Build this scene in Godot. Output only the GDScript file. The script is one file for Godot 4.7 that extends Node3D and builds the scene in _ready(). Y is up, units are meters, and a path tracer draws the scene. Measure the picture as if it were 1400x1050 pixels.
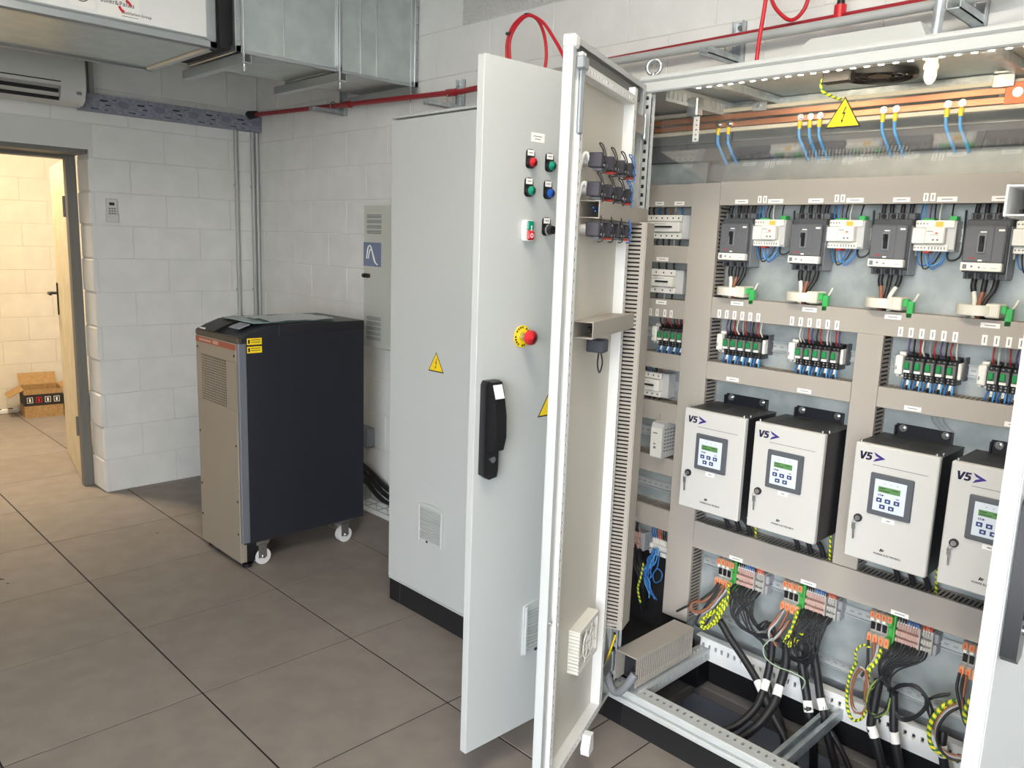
extends Node3D
# Plant room with electrical cabinets. Main wall lies in the plane z = 0, the door wall in x = 0; metres, y up.

class MB:
	var v := PackedVector3Array()
	var n := PackedVector3Array()
	var u := PackedVector2Array()
	var t := Transform3D()
	func at(o: Vector3, b := Basis()) -> MB:
		t = Transform3D(b, o)
		return self
	func tri(a: Vector3, b: Vector3, c: Vector3, na: Vector3, nb: Vector3, nc: Vector3, ua := Vector2.ZERO, ub := Vector2.ZERO, uc := Vector2.ZERO) -> void:
		a = t * a; b = t * b; c = t * c
		na = (t.basis * na).normalized(); nb = (t.basis * nb).normalized(); nc = (t.basis * nc).normalized()
		if (b - a).cross(c - a).dot(na + nb + nc) > 0.0:
			var q := b; b = c; c = q
			q = nb; nb = nc; nc = q
			var w := ub; ub = uc; uc = w
		v.append(a); v.append(b); v.append(c)
		n.append(na); n.append(nb); n.append(nc)
		u.append(ua); u.append(ub); u.append(uc)
	func quad(a: Vector3, b: Vector3, c: Vector3, d: Vector3, nn: Vector3) -> MB:
		tri(a, b, c, nn, nn, nn, Vector2(0, 1), Vector2(1, 1), Vector2(1, 0))
		tri(a, c, d, nn, nn, nn, Vector2(0, 1), Vector2(1, 0), Vector2(0, 0))
		return self
	# box from corner lo to corner hi, edges chamfered by b
	func box(lo: Vector3, hi: Vector3, b := 0.0) -> MB:
		if b <= 0.0:
			for ax in 3:
				var i := (ax + 1) % 3
				var j := (ax + 2) % 3
				for s in 2:
					var nn := Vector3.ZERO; nn[ax] = 1.0 if s else -1.0
					var q: Array[Vector3] = []
					for k in [[0, 0], [1, 0], [1, 1], [0, 1]]:
						var p := Vector3.ZERO
						p[ax] = hi[ax] if s else lo[ax]
						p[i] = hi[i] if k[0] else lo[i]
						p[j] = hi[j] if k[1] else lo[j]
						q.append(p)
					quad(q[0], q[1], q[2], q[3], nn)
			return self
		var d := hi - lo
		b = minf(b, minf(d.x, minf(d.y, d.z)) * 0.49)
		for ax in 3:
			var i := (ax + 1) % 3
			var j := (ax + 2) % 3
			for s in 2:
				var nn := Vector3.ZERO; nn[ax] = 1.0 if s else -1.0
				var q: Array[Vector3] = []
				for k in [[0, 0], [1, 0], [1, 1], [0, 1]]:
					var p := Vector3.ZERO
					p[ax] = hi[ax] if s else lo[ax]
					p[i] = hi[i] - b if k[0] else lo[i] + b
					p[j] = hi[j] - b if k[1] else lo[j] + b
					q.append(p)
				quad(q[0], q[1], q[2], q[3], nn)
			for s in 2:
				for r in 2:
					var nn := Vector3.ZERO; nn[i] = 1.0 if s else -1.0; nn[j] = 1.0 if r else -1.0
					var q: Array[Vector3] = []
					for k in [[0, 0], [1, 0], [1, 1], [0, 1]]:
						var p := Vector3.ZERO
						p[ax] = hi[ax] - b if k[1] else lo[ax] + b
						var e := b if k[0] else 0.0
						var g := 0.0 if k[0] else b
						p[i] = hi[i] - e if s else lo[i] + e
						p[j] = hi[j] - g if r else lo[j] + g
						q.append(p)
					quad(q[0], q[1], q[2], q[3], nn)
		for s in 8:
			var sx := s & 1
			var sy := (s >> 1) & 1
			var sz := (s >> 2) & 1
			var c := Vector3(hi.x if sx else lo.x, hi.y if sy else lo.y, hi.z if sz else lo.z)
			var g := Vector3(1 if sx else -1, 1 if sy else -1, 1 if sz else -1)
			tri(c - Vector3(0, g.y, g.z) * b, c - Vector3(g.x, 0, g.z) * b, c - Vector3(g.x, g.y, 0) * b, g, g, g)
		return self
	func cyl(a: Vector3, b: Vector3, r: float, r2 := -1.0, seg := 12, cap := true) -> MB:
		if r2 < 0.0: r2 = r
		var d := (b - a).normalized()
		var x := d.cross(Vector3.UP if absf(d.y) < 0.9 else Vector3.RIGHT).normalized()
		var y := d.cross(x)
		for i in seg:
			var p := x * cos(TAU * i / seg) + y * sin(TAU * i / seg)
			var q := x * cos(TAU * (i + 1) / seg) + y * sin(TAU * (i + 1) / seg)
			if r > 0.0: tri(a + p * r, b + p * r2, a + q * r, p, p, q)
			if r2 > 0.0: tri(b + p * r2, b + q * r2, a + q * r, p, q, q)
			if cap:
				if r > 0.0: tri(a, a + p * r, a + q * r, -d, -d, -d)
				if r2 > 0.0: tri(b, b + p * r2, b + q * r2, d, d, d)
		return self
	func tube(p: Array, r: float, seg := 6, cap := true) -> MB:
		var m := p.size()
		var x := Vector3.ZERO
		var rings: Array = []
		var run := 0.0
		for i in m:
			var d: Vector3 = (p[mini(i + 1, m - 1)] - p[maxi(i - 1, 0)])
			d = d.normalized() if d.length() > 1e-6 else Vector3.UP
			if i == 0: x = d.cross(Vector3.UP if absf(d.y) < 0.9 else Vector3.RIGHT).normalized()
			else:
				x = (x - d * x.dot(d)).normalized()
				run += (p[i] - p[i - 1]).length()
			var y := d.cross(x)
			rings.append([p[i], x, y, run / (TAU * r), d])
		for i in m - 1:
			var A: Array = rings[i]
			var B: Array = rings[i + 1]
			for k in seg:
				var f0 := float(k) / seg
				var f1 := float(k + 1) / seg
				var c0 := cos(TAU * f0); var s0 := sin(TAU * f0); var c1 := cos(TAU * f1); var s1 := sin(TAU * f1)
				var a0: Vector3 = A[1] * c0 + A[2] * s0
				var a1: Vector3 = A[1] * c1 + A[2] * s1
				var b0: Vector3 = B[1] * c0 + B[2] * s0
				var b1: Vector3 = B[1] * c1 + B[2] * s1
				tri(A[0] + a0 * r, B[0] + b0 * r, A[0] + a1 * r, a0, b0, a1, Vector2(A[3], f0), Vector2(B[3], f0), Vector2(A[3], f1))
				tri(B[0] + b0 * r, B[0] + b1 * r, A[0] + a1 * r, b0, b1, a1, Vector2(B[3], f0), Vector2(B[3], f1), Vector2(A[3], f1))
		if cap:
			for e in [0, m - 1]:
				var A: Array = rings[e]
				var nn: Vector3 = A[4] * (-1.0 if e == 0 else 1.0)
				for k in seg:
					var f0 := TAU * k / seg
					var f1 := TAU * (k + 1) / seg
					tri(A[0], A[0] + (A[1] * cos(f0) + A[2] * sin(f0)) * r, A[0] + (A[1] * cos(f1) + A[2] * sin(f1)) * r, nn, nn, nn)
		return self
	func ring(c: Vector3, ax: Vector3, R: float, r: float, seg := 24, s2 := 8) -> MB:
		var p: Array = []
		var x := ax.cross(Vector3.UP if absf(ax.y) < 0.9 else Vector3.RIGHT).normalized()
		var y := ax.normalized().cross(x)
		for i in seg + 1: p.append(c + (x * cos(TAU * i / seg) + y * sin(TAU * i / seg)) * R)
		return tube(p, r, s2, false)
	# polygon in the local xy plane, extruded from z0 to z1
	func prism(poly: PackedVector2Array, z0: float, z1: float, smooth := false) -> MB:
		var ix := Geometry2D.triangulate_polygon(poly)
		for s in [[z0, -1.0], [z1, 1.0]]:
			var nn := Vector3(0, 0, s[1])
			for k in range(0, ix.size(), 3):
				tri(Vector3(poly[ix[k]].x, poly[ix[k]].y, s[0]), Vector3(poly[ix[k + 1]].x, poly[ix[k + 1]].y, s[0]), Vector3(poly[ix[k + 2]].x, poly[ix[k + 2]].y, s[0]), nn, nn, nn)
		var m := poly.size()
		var cw := -1.0 if Geometry2D.is_polygon_clockwise(poly) else 1.0
		for i in m:
			var a := poly[i]
			var b := poly[(i + 1) % m]
			var e := (b - a).normalized() * cw
			var nn := Vector3(e.y, -e.x, 0)
			var na := nn
			var nb := nn
			if smooth:
				var e0 := (a - poly[(i + m - 1) % m]).normalized() * cw
				var e2 := (poly[(i + 2) % m] - b).normalized() * cw
				if e0.dot(e) > 0.6: na = Vector3(e.y + e0.y, -e.x - e0.x, 0).normalized()
				if e2.dot(e) > 0.6: nb = Vector3(e.y + e2.y, -e.x - e2.x, 0).normalized()
			tri(Vector3(a.x, a.y, z0), Vector3(b.x, b.y, z0), Vector3(b.x, b.y, z1), na, nb, nb)
			tri(Vector3(a.x, a.y, z0), Vector3(b.x, b.y, z1), Vector3(a.x, a.y, z1), na, nb, na)
		return self
	# turned shape: list of (radius, height) about an axis through c along d
	func lathe(prof: Array, c: Vector3, d: Vector3, seg := 20) -> MB:
		for i in prof.size() - 1:
			cyl(c + d * prof[i].y, c + d * prof[i + 1].y + d * 1e-6, prof[i].x, prof[i + 1].x, seg, false) if absf(prof[i].y - prof[i + 1].y) > 1e-6 else disc(c + d * prof[i].y, d, prof[i].x, prof[i + 1].x, seg)
		return self
	func disc(c: Vector3, d: Vector3, r0: float, r1: float, seg := 20) -> MB:
		var x := d.cross(Vector3.UP if absf(d.y) < 0.9 else Vector3.RIGHT).normalized()
		var y := d.cross(x)
		for i in seg:
			var p := x * cos(TAU * i / seg) + y * sin(TAU * i / seg)
			var q := x * cos(TAU * (i + 1) / seg) + y * sin(TAU * (i + 1) / seg)
			tri(c + p * r0, c + p * r1, c + q * r1, d, d, d)
			tri(c + p * r0, c + q * r1, c + q * r0, d, d, d)
		return self
	# sheet with a row (or rows) of rectangular holes; o corner, a along, b across, cells na x nb, hole share ha x hb
	func perf(o: Vector3, a: Vector3, b: Vector3, na: int, nb: int, ha: float, hb: float, deep: float) -> MB:
		var nn := a.cross(b).normalized()
		var da := a / na
		var db := b / nb
		for i in na:
			for j in nb:
				var c := o + da * i + db * j
				var p := c + da * (0.5 - ha / 2) + db * (0.5 - hb / 2)
				var q := p + da * ha
				var r := q + db * hb
				var s := p + db * hb
				quad(c, c + da, c + da + db * (0.5 - hb / 2), c + db * (0.5 - hb / 2), nn)
				quad(c + db * (0.5 + hb / 2), c + da + db * (0.5 + hb / 2), c + da + db, c + db, nn)
				quad(c + db * (0.5 - hb / 2), p, s, c + db * (0.5 + hb / 2), nn)
				quad(q, c + da + db * (0.5 - hb / 2), c + da + db * (0.5 + hb / 2), r, nn)
				if deep > 0.0:
					var e := nn * -deep
					quad(p, q, q + e, p + e, db.normalized())
					quad(s, r, r + e, s + e, -db.normalized())
					quad(p, s, s + e, p + e, da.normalized())
					quad(q, r, r + e, q + e, -da.normalized())
		return self
	func mesh() -> ArrayMesh:
		var a := []
		a.resize(Mesh.ARRAY_MAX)
		a[Mesh.ARRAY_VERTEX] = v
		a[Mesh.ARRAY_NORMAL] = n
		a[Mesh.ARRAY_TEX_UV] = u
		var m := ArrayMesh.new()
		m.add_surface_from_arrays(Mesh.PRIMITIVE_TRIANGLES, a)
		return m

var M := {}
var used := {}
var rng := RandomNumberGenerator.new()

func numbered(called: String) -> String:
	used[called] = used.get(called, -1) + 1
	return called if used[called] == 0 else "%s_%03d" % [called, used[called]]

func part(parent: Node, called: String, what, m: Material, label := "") -> MeshInstance3D:
	var o := MeshInstance3D.new()
	o.name = called
	o.mesh = what.mesh() if what is MB else what
	o.material_override = m
	parent.add_child(o, true)
	if label: o.set_meta("label", label)
	if called in ["screws", "print", "terminal_screws", "panel_screws", "label_print", "legend_print", "screws_and_print", "trip_print", "front_print", "lcd_text", "keys", "louvre", "top_slots", "side_vents", "film_print", "ring_print", "stripe_print", "nameplate_print", "terminal_screw"]: o.set_meta("kind", "stuff")
	return o

func tag(o: Node, label: String, category: String, group := "") -> void:
	o.set_meta("label", label)
	o.set_meta("category", category)
	if group: o.set_meta("group", group)

func thing(called: String, label: String, category: String, where := Vector3.ZERO, turn := 0.0, group := "") -> Node3D:
	var o := Node3D.new()
	o.name = numbered(called)
	add_child(o)
	o.position = where
	o.rotation.y = turn
	tag(o, label, category, group)
	return o

func one(called: String, label: String, category: String, what, m: Material, group := "", where := Vector3.ZERO) -> MeshInstance3D:
	var o := part(self, numbered(called), what, m)
	o.position = where
	tag(o, label, category, group)
	return o

func copy(o: Node3D, base: String, where: Vector3, label := "", group := "") -> Node3D:
	var c: Node3D = o.duplicate()
	c.name = numbered(base)
	add_child(c)
	c.position = where
	if label: c.set_meta("label", label)
	if group: c.set_meta("group", group)
	return c

func struct(called: String) -> Node3D:
	var o := Node3D.new()
	o.name = called
	add_child(o)
	o.set_meta("kind", "structure")
	return o

func V(x: float, y: float, z: float) -> Vector3:
	return Vector3(x, y, z)

func P(a: Array) -> Array:
	var r: Array = []
	for i in range(0, a.size(), 3): r.append(Vector3(a[i], a[i + 1], a[i + 2]))
	return r

func cr(p: Array, n := 6) -> Array:
	var r: Array = []
	var m := p.size()
	for i in m - 1:
		var a: Vector3 = p[maxi(i - 1, 0)]
		var b: Vector3 = p[i]
		var c: Vector3 = p[i + 1]
		var d: Vector3 = p[mini(i + 2, m - 1)]
		for k in n:
			r.append(b.cubic_interpolate(c, a, d, float(k) / n))
	r.append(p[m - 1])
	return r

func rounded(w: float, h: float, r: float, seg := 4, ox := 0.0, oy := 0.0) -> PackedVector2Array:
	var p := PackedVector2Array()
	for c in [[w - r, h - r, 0], [r, h - r, 1], [r, r, 2], [w - r, r, 3]]:
		for i in seg + 1:
			var a: float = (c[2] + float(i) / seg) * PI / 2
			p.append(Vector2(ox + c[0] + cos(a) * r, oy + c[1] + sin(a) * r))
	return p

func mat(hex: String, rough := 0.6, metal := 0.0) -> StandardMaterial3D:
	var m := StandardMaterial3D.new()
	m.albedo_color = Color(hex)
	m.roughness = rough
	m.metallic = metal
	return m

func noise_tex(freq: float, lo: Color, hi: Color, octaves := 4, size := 512, sd := 1, kind := FastNoiseLite.TYPE_SIMPLEX_SMOOTH, stops := [0.25, 0.75]) -> NoiseTexture2D:
	var f := FastNoiseLite.new()
	f.noise_type = kind
	f.seed = sd
	f.frequency = freq
	f.fractal_octaves = octaves
	var g := Gradient.new()
	g.offsets = PackedFloat32Array(stops)
	g.colors = PackedColorArray([lo, hi])
	var t := NoiseTexture2D.new()
	t.width = size
	t.height = size
	t.seamless = true
	t.noise = f
	t.color_ramp = g
	return t

func grain(m: StandardMaterial3D, t: Texture2D, scale: float) -> StandardMaterial3D:
	m.albedo_texture = t
	m.albedo_color = Color.WHITE
	m.uv1_triplanar = true
	m.uv1_world_triplanar = true
	m.uv1_scale = Vector3.ONE * scale
	return m

func glow(hex: String, e: float) -> StandardMaterial3D:
	var m := mat(hex, 0.5)
	m.emission_enabled = true
	m.emission = Color(hex)
	m.emission_energy_multiplier = e
	return m

func text(parent: Node, called: String, s: String, size: float, m: Material, where: Vector3, basis := Basis(), bold := true, stretch := 1.0) -> MeshInstance3D:
	var f := SystemFont.new()
	f.font_names = PackedStringArray(["Droid Sans"])
	f.font_weight = 700 if bold else 400
	var t := TextMesh.new()
	t.text = s
	t.font = f
	t.font_size = 32
	t.pixel_size = size / 32.0
	t.depth = 0.0006
	t.horizontal_alignment = HORIZONTAL_ALIGNMENT_LEFT
	var o := part(parent, called, t, m)
	o.transform = Transform3D(basis * Basis.from_scale(V(stretch, 1, 1)), where)
	return o

func materials() -> void:
	M.wall = grain(mat("ffffff", 0.75), noise_tex(0.012, Color("dadad6"), Color("e0e0dc"), 5, 512, 3), 0.7)
	M.rough_block = grain(mat("ffffff", 0.95), noise_tex(0.1, Color("d2d2ce"), Color("e0e0dc"), 3, 512, 5), 2.0)
	M.rough_block.heightmap_enabled = true
	M.rough_block.heightmap_scale = 0.6
	M.rough_block.heightmap_texture = noise_tex(0.1, Color.BLACK, Color.WHITE, 3, 512, 5)
	M.mortar = mat("d2d2ce", 0.85)
	M.far_wall = grain(mat("ffffff", 0.8), noise_tex(0.012, Color("d6cfc0"), Color("dcd5c6"), 4, 512, 7), 0.7)
	M.far_mortar = mat("cbc3b2", 0.85)
	M.ceil = mat("d8d8d6", 0.9)
	var tiles: Array = []
	for k in 3:
		var tm := grain(mat("ffffff", 0.62), noise_tex(0.011, [Color("847b74"), Color("817871"), Color("877e77")][k], [Color("8c837b"), Color("898078"), Color("8f867e")][k], 6, 1024, 11 + k), 0.55)
		tm.detail_enabled = false
		tiles.append(tm)
	M.tiles = tiles
	M.joint = mat("1f1b19", 0.95)
	M.concrete = grain(mat("ffffff", 0.9), noise_tex(0.02, Color("c3cada"), Color("d6dcea"), 5, 512, 21), 1.2)
	M.pit_painted_daylight = mat("e4e9f4", 0.8)  # pale colour stands in for daylight on the pit wall
	M.slab = mat("6e6a68", 0.9)
	M.cab = mat("babdbb", 0.38)
	M.cab_in = mat("cdc9bd", 0.42)
	M.white = mat("e9e9e6", 0.4)
	M.black = mat("17171a", 0.42)
	M.plinth = mat("1b1b1d", 0.5)
	M.rubber = mat("1c1c1e", 0.75)
	M.gasket = mat("8e99a3", 0.5)
	M.galv = grain(mat("ffffff", 0.36, 0.7), noise_tex(0.03, Color("b0b8bc"), Color("ccd3d6"), 4, 512, 31, FastNoiseLite.TYPE_CELLULAR), 1.6)
	M.plate = grain(mat("ffffff", 0.42, 0.4), noise_tex(0.012, Color("a2abac"), Color("bac1c1"), 5, 512, 33), 1.3)
	M.duct = grain(mat("ffffff", 0.34, 0.6), noise_tex(0.02, Color("bac3c3"), Color("c5cdcc"), 4, 512, 35), 0.8)
	M.zinc = mat("b4babd", 0.32, 0.85)
	M.steel = mat("c9ccce", 0.22, 0.95)
	M.steel_bright = mat("d2d6d6", 0.35, 0.55)
	M.trunk = mat("a8a197", 0.6)
	M.trunk_dark = mat("99928a", 0.65)
	M.device = mat("e6e4dc", 0.45)
	M.device_grey = mat("c3c3c1", 0.5)
	M.barrier = mat("7d8084", 0.4)
	M.mccb = mat("606266", 0.55)
	M.mccb_dark = mat("4a4c50", 0.55)
	M.strip = mat("eeeade", 0.5)
	M.ink = mat("232326", 0.8)
	M.ink_grey = mat("77797c", 0.8)
	M.label = mat("f1efe9", 0.6)
	M.ivory = mat("dcd7c8", 0.4)
	M.green = mat("3fae5a", 0.45)
	M.relay_green = mat("1f8a4c", 0.35)
	M.pe_green = mat("4ba84e", 0.5)
	M.orange = mat("e39a6a", 0.5)
	M.term = mat("b7b4ae", 0.55)
	M.pink = mat("c9a79c", 0.55)
	M.red = mat("c8202a", 0.35)
	M.red_pipe = mat("941b26", 0.4)
	M.red_cable = mat("c01c28", 0.42)
	M.btn_green = mat("0f8a70", 0.3)
	M.btn_blue = mat("1a56b4", 0.3)
	M.yellow = mat("f2d21c", 0.5)
	M.sign_yellow = mat("f3cf1e", 0.5)
	M.w_black = mat("1d1d20", 0.5)
	M.w_blue = mat("2f6fb4", 0.45)
	M.w_lightblue = mat("4f9bd8", 0.45)
	M.w_red = mat("b7392f", 0.45)
	M.w_orange = mat("e4572c", 0.45)
	M.w_brown = mat("8d5a41", 0.5)
	M.w_grey = mat("a5a6a9", 0.5)
	M.w_white = mat("e2ded2", 0.5)
	M.w_purple = mat("5c4a78", 0.5)
	var img := Image.create(16, 16, false, Image.FORMAT_RGB8)
	for y in 16:
		for x in 16:
			img.set_pixel(x, y, Color("e6d92b") if ((x + y) % 16) < 9 else Color("2c6b33"))
	M.w_gy = mat("ffffff", 0.5)
	M.w_gy.albedo_texture = ImageTexture.create_from_image(img)
	M.w_gy.uv1_scale = V(1.6, 1, 1)
	M.copper = mat("c58766", 0.35, 0.6)
	M.copper_dull = mat("b5653f", 0.45, 0.6)
	M.insul = mat("cfc8b4", 0.5)
	M.v5_face = mat("c8c7c2", 0.42)
	M.v5_body = mat("26272b", 0.45)
	M.v5_top = mat("3a3a39", 0.5)
	M.bezel = mat("55595f", 0.45)
	M.keypad = mat("d2dae2", 0.5)
	M.lcd = mat("5c8a52", 0.3)
	M.key_blue = mat("2c3f73", 0.5)
	M.v5_blue = mat("211d48", 0.5)
	M.v5_purple = mat("34287a", 0.5)
	M.ups = mat("24262d", 0.45)
	M.ups_top = mat("26262a", 0.4)
	M.ups_band = mat("4a443b", 0.45)
	M.ups_front = mat("a39a8b", 0.45, 0.3)
	M.ups_edge = mat("767a82", 0.4, 0.3)
	M.ups_red = mat("a4523c", 0.5)
	M.cardboard = grain(mat("ffffff", 0.85), noise_tex(0.03, Color("9c7a4e"), Color("ab8a5c"), 4, 256, 41), 4.0)
	M.print_black = mat("211c1b", 0.7)
	M.paper = mat("c9cfd0", 0.35)
	M.folder = mat("8aa3a2", 0.25)
	M.leaf = grain(mat("ffffff", 0.6), noise_tex(0.01, Color("cdbf9f"), Color("d9ccae"), 4, 512, 51), 0.9)
	M.stain = grain(mat("ffffff", 0.8), noise_tex(0.05, Color("c2b28c"), Color("d2c5a6"), 4, 256, 53), 5.0)
	M.frame = mat("6f6e6a", 0.5)
	M.ac = mat("cdcdc8", 0.4)
	M.tray = grain(mat("ffffff", 0.5, 0.3), noise_tex(0.05, Color("868a98"), Color("9c9fab"), 3, 256, 61), 3.0)
	M.conduit = mat("aeb0ae", 0.4, 0.1)
	M.floor_stain = mat("4a3a30", 0.8)
	M.tray_dark = mat("7b7e8c", 0.5)
	M.clear = mat("dfe4e4", 0.04)
	M.clear.transparency = BaseMaterial3D.TRANSPARENCY_ALPHA
	M.clear.albedo_color = Color(0.5, 0.5, 0.48, 0.035)
	M.bag_green = mat("1f4a34", 0.6)
	M.bag_white = mat("d8d3c6", 0.6)
	M.led = glow("fff2d6", 2.5)
	M.lamp = glow("ffe2b0", 4.0)
	M.lamp_white = glow("fff3e0", 4.0)

func _ready() -> void:
	rng.seed = 7
	var cam := Camera3D.new()
	cam.position = V(4.9933, 1.5708, 2.5503)
	cam.rotation = V(-0.17516, 0.79148, 0.03548)
	cam.fov = 51.304
	cam.near = 0.02
	cam.far = 60.0
	add_child(cam)
	cam.current = true
	var sky := ProceduralSkyMaterial.new()
	sky.sky_top_color = Color("c6d1e2")
	sky.sky_horizon_color = Color("f2f1ed")
	sky.ground_horizon_color = Color("c9ccce")
	sky.ground_bottom_color = Color("9c9c98")
	sky.sky_energy_multiplier = 1.0
	var env := Environment.new()
	env.background_mode = Environment.BG_SKY
	env.sky = Sky.new()
	env.sky.sky_material = sky
	env.background_energy_multiplier = 6.0
	env.ambient_light_source = Environment.AMBIENT_SOURCE_DISABLED
	env.tonemap_mode = Environment.TONE_MAPPER_LINEAR
	env.tonemap_exposure = 3.2
	env.sdfgi_enabled = true
	env.ssao_enabled = true
	env.ssil_enabled = true
	var we := WorldEnvironment.new()
	we.environment = env
	add_child(we)
	materials()
	build_room()
	build_door()
	build_far_room()
	build_services()
	build_cabinets()
	build_doors()
	build_panel()
	build_wiring()
	build_ups()
	build_lamps()

func build_lamps() -> void:
	# ceiling luminaires of this room, above the frame
	for q in [[V(4.3, 3.06, 1.9), "white ceiling lamp above the open cabinet"]]:
		var l := thing("ceiling_lamp", q[1], "lamp", q[0])
		part(l, "housing", MB.new().box(V(-0.62, 0.0, -0.12), V(0.62, 0.04, 0.12), 0.01), M.white)
		part(l, "diffuser", MB.new().box(V(-0.58, -0.02, -0.1), V(0.58, 0.0, 0.1), 0.008), M.lamp_white)
		area(q[0] + V(0, -0.03, 0), q[0] + V(0, -2, 0), Vector2(1.16, 0.2), "fff3e0", 1.3)

func area(where: Vector3, look: Vector3, size: Vector2, color: String, e: float) -> AreaLight3D:
	var l := AreaLight3D.new()
	l.area_size = size
	l.light_color = Color(color)
	l.light_energy = e
	l.area_range = 12.0
	l.area_attenuation = 2.0
	l.shadow_enabled = true
	l.position = where
	add_child(l)
	l.look_at_from_position(where, look, Vector3.UP if absf((look - where).normalized().y) < 0.95 else Vector3.BACK)
	return l

const COURSES := [0.0, 0.2, 0.4, 0.6, 0.8, 1.0, 1.2, 1.395, 1.585, 1.772, 1.957, 2.142, 2.335, 2.545, 2.735, 2.93, 3.1]
const JOINT := 0.004

# courses of blocks on a wall face; o origin at floor, a unit along; n outward; span s0..s1; holes [s0, s1, y0, y1]
func blocks(parent: Node, o: Vector3, a: Vector3, nn: Vector3, s0: float, s1: float, pitch: float, shift: float, m: Material, holes: Array, top: float, y_from := 0.0, rough := false) -> void:
	var cache := {}
	for k in COURSES.size() - 1:
		var y0: float = COURSES[k]
		var y1: float = minf(COURSES[k + 1], top)
		if y1 - y0 < 0.03 or y1 <= y_from: continue
		var x := s0 + fposmod(shift + (pitch / 2 if k % 2 else 0.0), pitch) - pitch
		while x < s1:
			var pieces := [[maxf(x, s0), minf(x + pitch, s1)]]
			for h in holes:
				if y1 <= h[2] + 0.02 or y0 >= h[3] - 0.02: continue
				var next := []
				for p in pieces:
					if p[1] <= h[0] or p[0] >= h[1]: next.append(p)
					else:
						if p[0] < h[0]: next.append([p[0], h[0]])
						if p[1] > h[1]: next.append([h[1], p[1]])
				pieces = next
			for p in pieces:
				var w: float = p[1] - p[0] - JOINT
				if w < 0.03: continue
				var ya := y0
				var yb := y1
				for h in holes:
					if p[0] < h[1] - 0.01 and p[1] > h[0] + 0.01 and y0 < h[3] and y1 > h[3]: ya = h[3]
				if yb - ya < 0.03: continue
				var key := "%.3f %.3f" % [w, yb - ya]
				if not cache.has(key):
					var hw := w / 2
					cache[key] = MB.new().at(Vector3.ZERO, Basis(a, Vector3.UP, nn)).box(V(-hw, JOINT / 2, -0.02), V(hw, yb - ya - JOINT / 2, 0.0016), 0.0015).mesh()
				var mm: Material = m
				if rough and ya > 2.5 and p[0] > 1.9 and p[0] < 2.4: mm = M.rough_block
				var b := part(parent, "block", cache[key], mm)
				b.position = o + a * ((p[0] + p[1]) / 2) + Vector3.UP * ya + nn * rng.randf_range(-0.0008, 0.0008)
			x += pitch

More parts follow.
